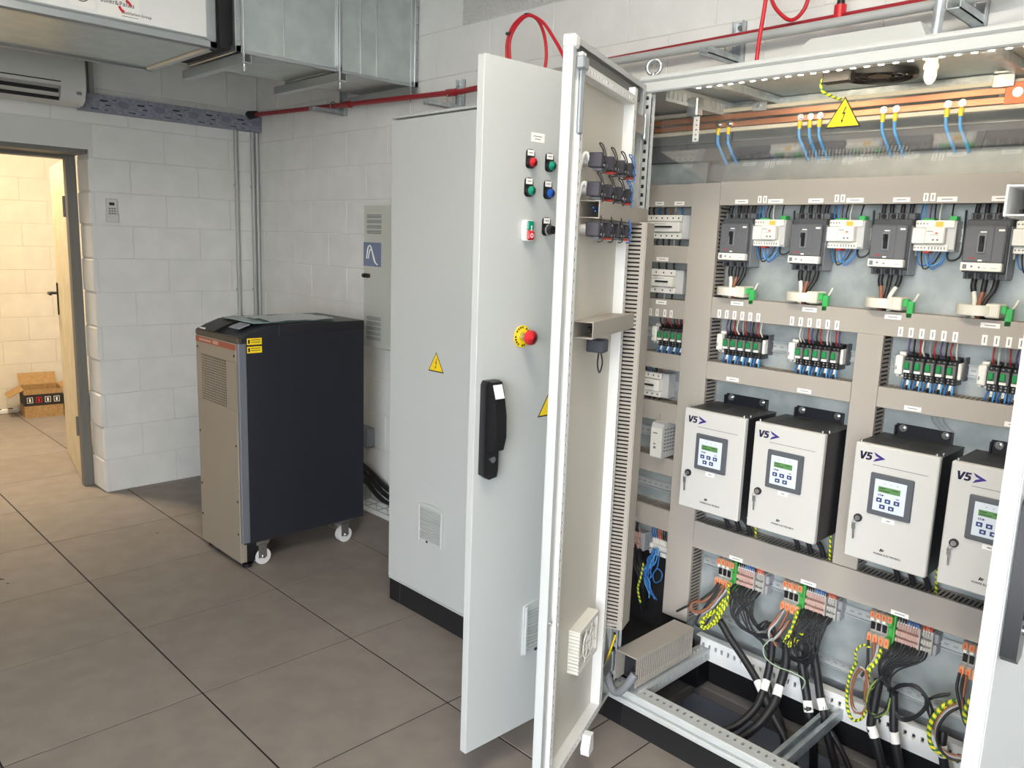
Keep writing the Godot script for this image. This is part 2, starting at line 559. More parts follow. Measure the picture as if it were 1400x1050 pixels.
func build_room() -> void:
	# raised floor: dark bedding, tiles with open joints, cut out below the big cabinet
	var fl := struct("floor")
	var cut := Rect2(3.5, 0.08, 1.14, 0.44)
	var bed := MB.new()
	for r in [Rect2(-3, -0.2, 6.5, 5.2), Rect2(4.64, -0.2, 3.2, 5.2), Rect2(3.5, -0.2, 1.14, 0.28), Rect2(3.5, 0.52, 1.14, 4.48)]:
		bed.box(V(r.position.x, -0.06, r.position.y), V(r.end.x, -0.003, r.end.y))
	part(fl, "bedding", bed, M.joint)
	var cache := {}
	for i in range(-6, 13):
		for k in range(-1, 8):
			var r := Rect2(0.067 + 0.6 * i, 0.305 + 0.6 * k, 0.6, 0.6).intersection(Rect2(-2.75, 0, 10.3, 4.6))
			if r.get_area() < 0.002: continue
			var bits := [r]
			if r.intersects(cut):
				bits = [Rect2(r.position.x, r.position.y, cut.position.x - r.position.x, r.size.y), Rect2(cut.end.x, r.position.y, r.end.x - cut.end.x, r.size.y)]
				var q := r.intersection(cut)
				bits.append(Rect2(q.position.x, r.position.y, q.size.x, q.position.y - r.position.y))
				bits.append(Rect2(q.position.x, q.end.y, q.size.x, r.end.y - q.end.y))
			for b in bits:
				if b.size.x < 0.02 or b.size.y < 0.02: continue
				var gx := 0.0023
				var gz := 0.0062 if k in [1, 2] else 0.005
				var key := "%.3f %.3f %.4f" % [b.size.x, b.size.y, gz]
				if not cache.has(key):
					cache[key] = MB.new().box(V(gx, -0.0029, gz / 2), V(b.size.x - gx, 0, b.size.y - gz / 2), 0.0012).mesh()
				var t := part(fl, "tile", cache[key], M.tiles[rng.randi() % 3])
				t.position = V(b.position.x, rng.randf_range(-0.0006, 0.0), b.position.y)
	var pit := MB.new()
	pit.box(V(3.1, -0.62, -0.15), V(5.0, -0.6, 0.9)).box(V(3.1, -0.6, -0.15), V(5.0, -0.06, 0.04)).box(V(3.1, -0.6, 0.8), V(5.0, -0.06, 0.9))
	pit.box(V(3.1, -0.6, -0.05), V(3.2, -0.06, 0.8)).box(V(4.9, -0.6, -0.05), V(5.0, -0.06, 0.8))
	for q in [[0.98, 1.86, 0.016, 0.006], [1.03, 1.83, 0.011, 0.004], [1.0, 1.79, 0.02, 0.006], [1.07, 1.78, 0.009, 0.004], [0.9, 1.9, 0.012, 0.004], [1.26, 2.03, 0.012, 0.005], [0.86, 1.05, 0.012, 0.004]]:
		var sp := PackedVector2Array()
		for i in 9: sp.append(Vector2(cos(TAU * i / 9) * q[2] * (1.0 + 0.3 * sin(i * 2.1)), sin(TAU * i / 9) * q[3] * (1.0 + 0.3 * cos(i * 1.7))))
		part(fl, "stain", MB.new().at(V(q[0], 0.0002, q[1]), Basis(Vector3.UP, 0.5) * Basis(Vector3.RIGHT, -PI / 2)).prism(sp, 0.0, 0.0003), M.floor_stain)
	part(fl, "pit_wall", pit, M.concrete)
	part(fl, "pit_painted_daylight", MB.new().box(V(3.47, -0.25, 0.041), V(4.6, -0.085, 0.05)), M.pit_painted_daylight)  # painted daylight: pale slab added where the pit wall looks lit
	part(fl, "pit_edge", MB.new().box(V(3.5, -0.05, 0.075), V(4.64, -0.008, 0.13), 0.004).box(V(3.5, -0.05, 0.13), V(3.56, -0.008, 0.52), 0.004), M.slab)
	# walls with thickness
	var wm := struct("wall_back")
	part(wm, "mortar", MB.new().box(V(-3.0, -0.05, -0.25), V(7.8, 3.3, -0.001)), M.mortar)
	blocks(wm, Vector3.ZERO, Vector3.RIGHT, Vector3.BACK, 0.0, 5.2, 0.386, 0.268, M.wall, [], 3.1, 0.0, true)
	var wl := struct("wall_left")
	var sl := MB.new()
	sl.box(V(-0.2, -0.05, 0.0), V(-0.001, 3.3, 1.02)).box(V(-0.2, 2.0, 1.02), V(-0.001, 3.3, 2.0)).box(V(-0.2, -0.05, 2.0), V(-0.001, 3.3, 4.85))
	part(wl, "mortar", sl, M.mortar)
	blocks(wl, Vector3.ZERO, Vector3.BACK, Vector3.RIGHT, 0.0, 2.6, 0.4, 0.2, M.wall, [[1.02, 2.0, -1.0, 2.0]], 3.1)
	for k in 10:
		var jb := part(wl, "block", MB.new().box(V(-0.195 if k % 2 else -0.2, COURSES[k] + 0.004, 1.0), V(0.0, COURSES[k + 1] - 0.004, 1.026 if k % 2 else 1.03), 0.006), M.wall)
		jb.position = Vector3.ZERO
	var wf := struct("wall_front")
	part(wf, "masonry", MB.new().box(V(-0.2, -0.05, 4.6), V(4.5, 3.3, 4.85)).box(V(7.3, -0.05, 4.6), V(7.8, 3.3, 4.85)).box(V(4.5, 2.75, 4.6), V(7.3, 3.3, 4.85)), M.wall)
	var wr := struct("wall_right")
	part(wr, "masonry", MB.new().box(V(7.55, -0.05, 0.0), V(7.8, 3.3, 4.6)), M.wall)
	var ce := struct("ceiling")
	part(ce, "slab", MB.new().box(V(-3.0, 3.1, -0.1), V(7.8, 3.3, 4.85)), M.ceil)
	var yard := struct("floor_yard")
	part(yard, "paving", MB.new().box(V(-6, -0.3, 4.86), V(18, -0.06, 20)), mat("b5b2ab", 0.9))

func build_door() -> void:
	var d := struct("door_1")
	var fr := MB.new()
	fr.box(V(-0.29, 0, 1.03), V(-0.2, 2.0, 1.07), 0.004).box(V(-0.25, 0, 1.065), V(-0.2, 1.96, 1.085), 0.003)
	fr.box(V(-0.29, 1.955, 1.07), V(-0.2, 2.0, 1.96), 0.004).box(V(-0.29, 0, 1.95), V(-0.2, 2.0, 2.0), 0.004)
	fr.box(V(-0.2, 1.975, 1.03), V(-0.002, 2.0, 1.99), 0.002)
	part(d, "frame", fr, M.frame)
	var L := Node3D.new()
	L.name = "leaf"
	d.add_child(L)
	L.position = V(-0.29, 0.006, 1.07)
	L.rotation.y = deg_to_rad(-9.9)
	part(L, "panel", MB.new().box(V(-0.84, 0, -0.042), V(0, 1.95, 0), 0.002), M.leaf)
	part(L, "edge_profile", MB.new().box(V(0.0005, 0.0, -0.05), V(0.012, 1.95, 0.004), 0.002), M.frame)
	for q in [[-0.7, 1.78, 0.95, 0.05], [-0.6, 1.84, 0.9, 0.06], [-0.5, 1.8, 1.05, 0.045], [-0.38, 1.85, 1.0, 0.05], [-0.27, 1.8, 1.15, 0.035]]:
		var poly := PackedVector2Array()
		for k in 16: poly.append(Vector2(q[0] - q[3] * (0.6 + 0.4 * sin(k * 1.9)) * (1.0 - k / 19.0), lerpf(q[1], q[2], k / 15.0)))
		for k in 16: poly.append(Vector2(q[0] + q[3] * (0.6 + 0.4 * sin(k * 2.3)) * (0.2 + k / 19.0), lerpf(q[2], q[1], k / 15.0)))
		part(L, "stain", MB.new().prism(poly, 0.0002, 0.0009), M.stain, "brown scuffed streak")
	var h := MB.new()
	h.box(V(-0.79, 0.97, 0.0005), V(-0.755, 1.19, 0.009), 0.004)
	h.tube(cr([V(-0.772, 1.12, 0.006), V(-0.772, 1.12, 0.05), V(-0.75, 1.12, 0.058), V(-0.66, 1.12, 0.055)], 5), 0.01, 8)
	part(L, "lever_handle", h, M.black)
	part(L, "hinge", MB.new().cyl(V(0.012, 1.62, 0.01), V(0.012, 1.74, 0.01), 0.009).cyl(V(0.012, 0.3, 0.01), V(0.012, 0.42, 0.01), 0.009), M.frame)
	part(L, "sticker", MB.new().box(V(0.0122, 1.36, -0.045), V(0.013, 1.52, 0.0)), M.label, "white sticker")
	part(L, "bolt", MB.new().cyl(V(0.0121, 1.24, -0.02), V(0.016, 1.24, -0.02), 0.014), M.black)

func build_far_room() -> void:
	var w := struct("wall_far")
	part(w, "mortar", MB.new().box(V(-3.0, -0.05, -0.25), V(-2.751, 3.3, 4.85)), M.far_mortar)
	blocks(w, V(-2.75, 0, 0), Vector3.BACK, Vector3.RIGHT, 0.0, 2.4, 0.4, 0.13, M.far_wall, [], 2.6)
	var w2 := struct("wall_far_front")
	part(w2, "masonry", MB.new().box(V(-2.75, -0.05, 4.6), V(-0.2, 3.3, 4.85)), M.far_wall)
	# ceiling lamp of the next room
	var l := thing("ceiling_lamp", "warm white ceiling lamp in the room beyond the door", "lamp", V(-0.95, 3.05, 1.5))
	part(l, "housing", MB.new().box(V(-0.62, 0.0, -0.1), V(0.62, 0.05, 0.1), 0.01), M.white)
	part(l, "diffuser", MB.new().box(V(-0.58, -0.02, -0.08), V(0.58, 0.0, 0.08), 0.008), M.lamp)
	area(V(-0.95, 3.02, 1.5), V(-0.95, 0, 1.5), Vector2(1.16, 0.16), "ffe9c8", 3.3)
	# cardboard box standing open on the floor
	var c := thing("cardboard_box", "open brown cardboard box with black printed band on far room floor", "box", V(-2.5, 0.0, 0.73), deg_to_rad(84))
	c.scale = Vector3.ONE * 1.18
	var bx := MB.new()
	bx.box(V(-0.12, 0, 0.105), V(0.12, 0.2, 0.11)).box(V(-0.12, 0, -0.11), V(0.12, 0.2, -0.105)).box(V(-0.12, 0, -0.105), V(-0.115, 0.2, 0.105)).box(V(0.115, 0, -0.105), V(0.12, 0.2, 0.105)).box(V(-0.115, 0.0, -0.105), V(0.115, 0.005, 0.105))
	part(c, "body", bx, M.cardboard)
	part(c, "printed_band", MB.new().box(V(-0.1205, 0.085, 0.1101), V(0.1205, 0.165, 0.1108)).box(V(-0.1208, 0.085, -0.09), V(-0.1201, 0.165, 0.1101)), M.print_black)
	for k in 4:
		var ic := MB.new()
		var x := -0.085 + k * 0.055
		ic.box(V(x - 0.018, 0.106, 0.1109), V(x + 0.018, 0.109, 0.1113)).box(V(x - 0.018, 0.143, 0.1109), V(x + 0.018, 0.146, 0.1113)).box(V(x - 0.018, 0.106, 0.1109), V(x - 0.015, 0.146, 0.1113)).box(V(x + 0.015, 0.106, 0.1109), V(x + 0.018, 0.146, 0.1113)).box(V(x - 0.005, 0.114, 0.1109), V(x + 0.005, 0.137, 0.1113))
		part(c, "printed_icon", ic, M.red if k == 1 else M.label)
	for f in [[V(-0.12, 0.2, 0), V(0.09, 0, 0), 2, 118.0], [V(0.12, 0.2, 0), V(0, 0, 0), 2, -70.0], [V(0, 0.2, -0.11), V(0, 0, 0), 0, -40.0], [V(0, 0.2, 0.108), V(0, 0, 0), 0, 155.0]]:
		var fb := MB.new()
		if f[2] == 2: fb.at(f[0], Basis(Vector3.BACK, deg_to_rad(f[3]))).box(V(-0.002, 0, -0.105), V(0.002, 0.105, 0.105))
		elif f[3] < 0: fb.at(f[0], Basis(Vector3.RIGHT, deg_to_rad(f[3]))).box(V(-0.118, 0, -0.002), V(0.118, 0.1, 0.002))
		else: continue
		part(c, "flap", fb, M.cardboard)
	var g := thing("carrier_bag", "crumpled green and white bag beside the cardboard box", "bag", V(-2.58, 0.0, 0.44), 0.3)
	part(g, "bag_base", MB.new().at(V(0, 0, 0)).lathe([Vector2(0.0, 0.0), Vector2(0.1, 0.001), Vector2(0.115, 0.06), Vector2(0.1, 0.14)], Vector3.ZERO, Vector3.UP, 9), M.bag_green)
	part(g, "bag_top", MB.new().lathe([Vector2(0.1, 0.14), Vector2(0.09, 0.2), Vector2(0.05, 0.24), Vector2(0.0, 0.23)], Vector3.ZERO, Vector3.UP, 8), M.bag_white)
	var s := thing("power_strip", "white socket strip lying along the foot of the far wall", "power strip", V(-2.69, 0.0, 1.02))
	part(s, "body", MB.new().box(V(-0.03, 0, -0.16), V(0.03, 0.035, 0.2), 0.006), M.white)
	for k in 4:
		part(s, "socket", MB.new().cyl(V(0, 0.0351, -0.1 + k * 0.085), V(0, 0.037, -0.1 + k * 0.085), 0.02), M.ink)

func build_services() -> void:
	# split air conditioner above the doorway
	var ac := thing("air_conditioner", "white split air conditioner on wall above the doorway", "air conditioner", V(0.004, 2.21, 1.075))
	var pr := PackedVector2Array([Vector2(0, 0.02), Vector2(0.06, 0.0), Vector2(0.13, 0.005), Vector2(0.17, 0.025), Vector2(0.19, 0.07), Vector2(0.2, 0.14), Vector2(0.19, 0.24), Vector2(0.16, 0.265), Vector2(0, 0.27)])
	var turn := Basis(Vector3.RIGHT, Vector3.UP, Vector3.BACK)
	part(ac, "body", MB.new().at(Vector3.ZERO, turn).prism(pr, 0.0, 0.12, true).prism(PackedVector2Array([Vector2(0, 0.02), Vector2(0.06, 0.0), Vector2(0.13, 0.005), Vector2(0.15, 0.012), Vector2(0.13, 0.065), Vector2(0.19, 0.085), Vector2(0.2, 0.14), Vector2(0.19, 0.24), Vector2(0.16, 0.265), Vector2(0, 0.27)]), 0.12, 0.85, true), M.ac)
	part(ac, "air_slot", MB.new().box(V(0.1, 0.014, 0.122), V(0.152, 0.078, 0.84)), M.black)
	part(ac, "vane", MB.new().at(V(0.158, 0.038, 0.0), Basis(Vector3.BACK, 0.5)).box(V(-0.02, -0.002, 0.124), V(0.02, 0.002, 0.84)), M.ac)
	part(ac, "panel_gap", MB.new().at(Vector3.ZERO, turn).prism(PackedVector2Array([Vector2(0.193, 0.102), Vector2(0.1965, 0.102), Vector2(0.1972, 0.107), Vector2(0.194, 0.107)]), 0.12, 0.85), M.ink)
	part(ac, "badge", MB.new().box(V(0.186, 0.05, 0.02), V(0.1885, 0.066, 0.045)), M.ink_grey)
	var cp := thing("refrigerant_pipes", "pair of grey pipe covers rising beside the air conditioner", "pipe", V(0.0, 2.3, 1.0))
	for k in 2:
		part(cp, "pipe_cover", MB.new().cyl(V(0.02, 0.0, 0.03 - k * 0.035), V(0.02, 0.8, 0.03 - k * 0.035), 0.015), M.conduit)
	# perforated cable tray under printed film
	var tr := thing("cable_tray", "blue grey cable tray in printed film along the door wall", "cable tray", V(0.004, 2.205, 0.0))
	var tb := MB.new()
	tb.box(V(0.055, 0.0, 0.005), V(0.058, 0.092, 1.07)).box(V(0.0, 0.0, 0.005), V(0.055, 0.003, 1.07)).box(V(0.0, 0.089, 0.005), V(0.055, 0.092, 1.07))
	part(tr, "channel", tb, M.tray)
	for k in 5:
		var z := 0.04 + k * 0.2
		part(tr, "film_patch", MB.new().at(V(0.0581, 0.045, z), Basis(Vector3.UP, PI / 2)).prism(rounded(0.06, 0.034, 0.012, 3, -0.03, -0.012), 0.0, 0.0004), M.tray_dark)
		var ink := MB.new()
		for q in [[0.105, 0.057, 0.04, 0.008], [0.06, 0.068, 0.018, 0.004], [0.09, 0.036, 0.026, 0.006], [0.155, 0.012, 0.04, 0.004], [0.105, 0.01, 0.018, 0.004]]:
			ink.box(V(0.0582, q[1], z + q[0] - 0.02), V(0.0588, q[1] + q[3], z + q[0] + q[2] - 0.02))
		part(tr, "film_print", ink, M.ink)
	for z in [0.158, 0.046, 0.016]:
		var cd := thing("wall_conduit", "grey steel conduit running down the wall beside the corner" if z < 0.1 else "single grey steel conduit down the door wall below tray", "conduit", V(0.016, 0.0, z), 0.0, "conduits in the corner" if z < 0.1 else "")
		part(cd, "tube", MB.new().cyl(V(0, 0.02, 0), V(0, 2.205, 0), 0.0125), M.conduit)
		for y in [1.86, 1.2, 0.5]:
			part(cd, "saddle", MB.new().cyl(V(0, y, 0), V(0, y + 0.016, 0), 0.0135).box(V(-0.0155, y, -0.02), V(-0.012, y + 0.016, 0.014)), M.conduit)
	var rc := thing("wall_controller", "small beige remote control in holder on door wall", "controller", V(0.0042, 1.608, 0.917))
	part(rc, "case", MB.new().box(V(0, 0, -0.03), V(0.018, 0.13, 0.03), 0.004), M.ac)
	part(rc, "screen", MB.new().box(V(0.0181, 0.092, -0.014), V(0.0188, 0.108, 0.014)), M.ink)
	var kb := MB.new()
	for i in 3:
		for j in 3: kb.box(V(0.0181, 0.042 + j * 0.014, -0.02 + i * 0.014), V(0.0192, 0.05 + j * 0.014, -0.01 + i * 0.014))
	part(rc, "keys", kb, M.ink_grey)
	part(rc, "pocket", MB.new().box(V(0.0, -0.004, -0.034), V(0.022, 0.04, 0.034), 0.003), M.ac)
	# ventilation box and duct below the ceiling
	var fb := thing("ventilation_box", "white ventilation unit casing with galvanised edges under the ceiling", "ventilation unit", V(0.9, 2.31, 0.995))
	part(fb, "casing", MB.new().box(V(0.012, 0.012, 0.012), V(0.708, 0.62, 1.2)), M.duct)
	part(fb, "side_panel", MB.new().box(V(0.71, 0.044, 0.045), V(0.716, 0.6, 1.2), 0.002), M.white)
	var ed := MB.new()
	ed.box(V(0, 0, 0), V(0.72, 0.04, 0.04), 0.008).box(V(0.68, 0, 0.0), V(0.72, 0.04, 1.2), 0.008).box(V(0.68, 0.0, 0), V(0.72, 0.62, 0.04), 0.008).box(V(0, 0, 0), V(0.04, 0.04, 1.2), 0.008)
	part(fb, "edge_profile", ed, M.zinc)
	part(fb, "sticker", MB.new().box(V(0.7161, 0.05, 0.31), V(0.7165, 0.24, 0.46)), M.label)
	part(fb, "sticker", MB.new().box(V(0.7166, 0.06, 0.47), V(0.717, 0.19, 0.555)), M.label)
	var face := Basis(Vector3.UP, PI / 2)
	text(fb, "print", "Soler&Palau", 0.021, M.ink_grey, V(0.7171, 0.1, 0.45), face, true)
	text(fb, "print", "Ventilation Group", 0.013, M.ink_grey, V(0.7171, 0.071, 0.377), face, true)
	part(fb, "print", MB.new().box(V(0.7171, 0.057, 0.315), V(0.7174, 0.059, 0.375)), M.ink_grey)
	for s in [-1.0, 1.0]:
		var arc := PackedVector2Array()
		for i in 9:
			var a := (0.1 + 0.8 * i / 8.0) * PI / 2 + (PI if s < 0 else 0.0)
			arc.append(Vector2(cos(a), sin(a)) * 0.026)
		for i in 9:
			var a := (0.9 - 0.8 * i / 8.0) * PI / 2 + (PI if s < 0 else 0.0)
			arc.append(Vector2(cos(a), sin(a)) * 0.016)
		part(fb, "emblem", MB.new().at(V(0.7171, 0.094, 0.362), face).prism(arc, 0.0, 0.0004), M.red)
	var lg := PackedVector2Array()
	for i in 13: lg.append(Vector2(cos(PI + PI * 0.75 * i / 12.0), sin(PI + PI * 0.75 * i / 12.0)) * 0.03)
	for i in 13: lg.append(Vector2(cos(PI * 1.75 - PI * 0.75 * i / 12.0), sin(PI * 1.75 - PI * 0.75 * i / 12.0)) * 0.027)
	part(fb, "emblem", MB.new().at(V(0.7171, 0.108, 0.515), face).prism(lg, 0.0, 0.0004).box(V(-0.022, -0.002, 0.0), V(-0.008, 0.014, 0.0004)).box(V(-0.004, -0.002, 0.0), V(0.004, 0.014, 0.0004)).box(V(0.008, -0.002, 0.0), V(0.012, 0.014, 0.0004)), M.ink)
	part(fb, "flexible_joint", MB.new().box(V(0.3, 0.01, -0.05), V(0.74, 0.6, 0.0)), M.rubber)
	var du := thing("ventilation_duct", "galvanised rectangular duct running from unit into the block wall", "duct", V(1.2, 2.305, 0.0))
	part(du, "sheet_body", MB.new().box(V(0.01, 0.01, 0.01), V(0.47, 0.66, 0.93)), M.duct)
	for z in [0.005, 0.44, 0.925]:
		var fg := MB.new()
		fg.box(V(0, 0, z), V(0.485, 0.03, z + 0.025), 0.003).box(V(0.46, 0, z), V(0.485, 0.66, z + 0.025), 0.003).box(V(0, 0, z), V(0.025, 0.66, z + 0.025), 0.003)
		part(du, "flange", fg, M.zinc)
	part(du, "edge_strip", MB.new().box(V(0.455, 0.0, 0.03), V(0.475, 0.016, 0.93), 0.003), M.zinc)
	for z in [0.24, 0.33, 0.72]:
		part(du, "seam", MB.new().box(V(0.47, 0.012, z), V(0.4735, 0.66, z + 0.006), 0.001), M.steel)
	var scr := MB.new()
	for k in 7:
		for z in [0.018, 0.938]: scr.cyl(V(0.485, 0.05 + k * 0.08, z), V(0.489, 0.05 + k * 0.08, z), 0.004, -1, 6)
	part(du, "screws", scr, M.steel)
	for z in [0.46, 0.92, 0.06]:
		var hr := thing("duct_hanger", ["galvanised rail carrying the duct near its middle joint", "galvanised rail below the joint of duct and ventilation unit", "galvanised rail under the duct end at the block wall"][[0.46, 0.92, 0.06].find(z)], "hanger", V(1.12, 2.262, z))
		part(hr, "rail", MB.new().box(V(0, 0.0, -0.02), V(0.6, 0.004, 0.02)).box(V(0, 0.004, -0.02), V(0.6, 0.036, -0.017)).box(V(0, 0.004, 0.017), V(0.6, 0.036, 0.02)), M.zinc)
		part(hr, "threaded_rod", MB.new().cyl(V(0.575, -0.03, 0), V(0.575, 0.84, 0), 0.004, -1, 6), M.zinc)
		part(hr, "nut", MB.new().cyl(V(0.575, -0.012, 0), V(0.575, -0.001, 0), 0.009, -1, 6), M.steel)
	# sprinkler pipe, conduit and brackets along the main wall
	var rp := thing("fire_pipe", "long red painted pipe fixed along the main wall", "pipe", V(0, 0, 0))
	part(rp, "tube", MB.new().tube(P([0.1, 2.3, 0.08, 2.1, 2.235, 0.08, 2.9, 2.262, 0.07, 5.2, 2.286, 0.07]), 0.0125, 12), M.red_pipe)
	part(rp, "end_fitting", MB.new().cyl(V(0.05, 2.303, 0.08), V(0.14, 2.3, 0.08), 0.026, 0.021, 12), M.rubber)
	part(rp, "coupling", MB.new().cyl(V(1.14, 2.2652, 0.08), V(1.2, 2.2635, 0.08), 0.018, -1, 12), M.red_pipe)
	part(rp, "coupling", MB.new().cyl(V(2.0, 2.238, 0.08), V(2.06, 2.2365, 0.08), 0.017, -1, 12), M.red_pipe)
	var cn := thing("steel_conduit", "galvanised steel conduit along the wall above open cabinet", "conduit")
	part(cn, "tube", MB.new().tube(cr([V(2.72, 2.238, 0.13), V(3.5, 2.24, 0.13), V(4.19, 2.246, 0.13), V(4.27, 2.252, 0.13), V(4.31, 2.28, 0.13), V(4.32, 2.34, 0.13), V(4.32, 2.5, 0.13)], 4), 0.0145, 12), M.conduit)
	part(cn, "sleeve", MB.new().cyl(V(4.12, 2.2452, 0.13), V(4.19, 2.246, 0.13), 0.018, -1, 12), M.zinc)
	for b in [[1.03, 2.275, "galvanised pipe bracket under the duct"], [2.02, 2.215, "galvanised pipe bracket above the closed cabinet"], [3.46, 2.24, "galvanised pipe bracket above the open cabinet"], [4.2, 2.25, "galvanised pipe bracket near the rising conduit"]]:
		var br := thing("pipe_bracket", b[2], "bracket", V(b[0], b[1], 0.0))
		part(br, "wall_rail", MB.new().box(V(-0.02, -0.05, 0.004), V(-0.017, 0.09, 0.03)).box(V(0.017, -0.05, 0.004), V(0.02, 0.09, 0.03)).box(V(-0.02, -0.05, 0.004), V(0.02, 0.09, 0.007)), M.galv)
		part(br, "arm", MB.new().box(V(-0.018, -0.048, 0.01), V(-0.015, -0.026, 0.22)).box(V(0.015, -0.048, 0.01), V(0.018, -0.026, 0.22)).box(V(-0.018, -0.048, 0.01), V(0.018, -0.045, 0.22)), M.galv)
		part(br, "pipe_clip", MB.new().ring(V(0, -0.004, 0.08), Vector3.RIGHT, 0.02, 0.003, 16, 6), M.zinc)
		part(br, "bolt", MB.new().cyl(V(0, 0.07, 0.008), V(0, 0.07, 0.016), 0.009, -1, 6), M.steel)
	# red cables
	var cable_tie := func(o: Node, p: Vector3): part(o, "cable_tie", MB.new().cyl(p - V(0, 0.004, 0), p + V(0, 0.004, 0), 0.011, -1, 8), M.black)
	var lp := thing("red_cable", "looped red cable rising from the roof of middle cabinet", "cable")
	part(lp, "strand", MB.new().tube(cr(P([2.635, 2.215, 0.300, 2.623, 2.276, 0.300, 2.624, 2.337, 0.300, 2.658, 2.390, 0.300, 2.724, 2.413, 0.300, 2.782, 2.386, 0.300, 2.819, 2.327, 0.300, 2.834, 2.256, 0.300, 2.827, 2.193, 0.300]), 6), 0.0062, 7), M.red_cable)
	part(lp, "strand", MB.new().tube(cr(P([2.676, 2.207, 0.320, 2.661, 2.267, 0.320, 2.658, 2.328, 0.320, 2.691, 2.376, 0.320, 2.752, 2.402, 0.320, 2.828, 2.367, 0.320, 2.887, 2.303, 0.320, 2.930, 2.247, 0.320, 2.961, 2.194, 0.320]), 6), 0.0062, 7), M.red_cable)
	cable_tie.call(lp, P([2.638, 2.357, 0.310])[0])
	cable_tie.call(lp, P([2.737, 2.409, 0.310])[0])
	one("red_cable", "red cable dropping straight into the open cabinet roof", "cable", MB.new().tube(cr(P([3.697, 2.115, 0.300, 3.700, 2.182, 0.300, 3.707, 2.252, 0.300, 3.714, 2.331, 0.300, 3.724, 2.407, 0.300]), 5), 0.0062, 7), M.red_cable)
	one("red_cable", "red cable hanging in a loop in front of block wall", "cable", MB.new().tube(cr(P([3.598, 2.420, 0.100, 3.620, 2.347, 0.100, 3.649, 2.308, 0.100, 3.685, 2.282, 0.100, 3.716, 2.290, 0.100, 3.738, 2.327, 0.100, 3.740, 2.393, 0.100]), 5), 0.0062, 7), M.red_cable)
	var sp := thing("detector_drop", "red sampling tube with black cap joining the red pipe", "tube", V(3.83, 2.262, 0.07))
	part(sp, "riser", MB.new().cyl(V(0, 0.06, 0), V(0, 0.8, 0), 0.0065, -1, 8), M.red_cable)
	part(sp, "tee", MB.new().cyl(V(0, 0.0, 0), V(0, 0.045, 0), 0.018, -1, 10), M.red)
	part(sp, "cap", MB.new().cyl(V(0, 0.045, 0), V(0, 0.075, 0), 0.012, 0.01, 10), M.black)
	# battery charger panel on the wall behind the cabinets
	var wp := thing("wall_panel", "pale slim wall cabinet with blue wave emblem and louvres", "wall cabinet", V(1.345, 0.99, 0.0035))
	part(wp, "case", MB.new().box(V(0, 0, 0), V(0.42, 0.745, 0.09), 0.003), mat("bdbfb6", 0.45))
	part(wp, "emblem_plate", MB.new().box(V(0.0, 0.43, 0.0901), V(0.16, 0.555, 0.091)), mat("6f7c98", 0.4))
	part(wp, "wave_emblem", MB.new().tube(cr([V(0.03, 0.47, 0.0915), V(0.045, 0.53, 0.0915), V(0.07, 0.53, 0.0915), V(0.1, 0.46, 0.0915), V(0.13, 0.44, 0.0915)], 6), 0.0035, 5).tube(cr([V(0.045, 0.47, 0.0915), V(0.06, 0.515, 0.0915), V(0.08, 0.51, 0.0915), V(0.11, 0.45, 0.0915)], 6), 0.003, 5), M.label)
	for g in [0.6, 0.04]:
		var lv := MB.new()
		for k in 4 if g > 0.5 else 5:
			for j in 4: lv.box(V(0.03, g + k * 0.027 + j * 0.005, 0.09), V(0.16, g + 0.0025 + k * 0.027 + j * 0.005, 0.0915))
		part(wp, "louvre", lv, M.ink_grey)
	part(wp, "knob", MB.new().cyl(V(0.02, 0.38, 0.09), V(0.02, 0.38, 0.11), 0.013, 0.011, 12).cyl(V(0.05, 0.38, 0.09), V(0.05, 0.38, 0.104), 0.012, -1, 12), M.black)
	# wire basket with cables behind the closed cabinet
	var wb := thing("cable_basket", "wire cable basket low on the wall beside the closed cabinet", "cable basket", V(1.0, 0.1, 0.004))
	var ws := MB.new()
	for q in [[0.02, 0.005], [0.02, 0.1], [0.07, 0.005], [0.12, 0.005], [0.12, 0.06]]:
		ws.tube([V(0, q[1], q[0]), V(1.24, q[1], q[0])], 0.0025, 5)
	for k in 13:
		ws.tube([V(0.02 + k * 0.1, 0.1, 0.02), V(0.02 + k * 0.1, 0.005, 0.02), V(0.02 + k * 0.1, 0.005, 0.12), V(0.02 + k * 0.1, 0.06, 0.12)], 0.0025, 5)
	part(wb, "wire_mesh", ws, M.zinc)
	part(wb, "bracket", MB.new().box(V(0.27, -0.01, 0.0), V(0.295, 0.13, 0.035), 0.002), M.zinc)
	for k in 3:
		one("power_cable", "thick black power cable curving from wall into the cable basket", "cable", MB.new().tube(cr([V(1.05, 0.31 - k * 0.03, 0.03 + k * 0.012), V(1.2, 0.305 - k * 0.03, 0.04 + k * 0.012), V(1.36, 0.265 - k * 0.03, 0.045 + k * 0.014), V(1.52, 0.205 - k * 0.028, 0.045 + k * 0.016), V(1.8, 0.145 - k * 0.008, 0.035 + k * 0.018), V(2.25, 0.12, 0.03 + k * 0.02)], 6), 0.013, 8), M.w_black, "cables in the basket")
	var jb := thing("socket_box", "grey plastic junction box on the wall behind black unit", "junction box", V(1.2, 0.405, 0.0035))
	part(jb, "case", MB.new().box(V(0, 0, 0), V(0.13, 0.11, 0.06), 0.006), mat("7e8187", 0.5))
	part(jb, "lid", MB.new().box(V(0.008, 0.008, 0.06), V(0.122, 0.102, 0.066), 0.002), mat("888b90", 0.5))

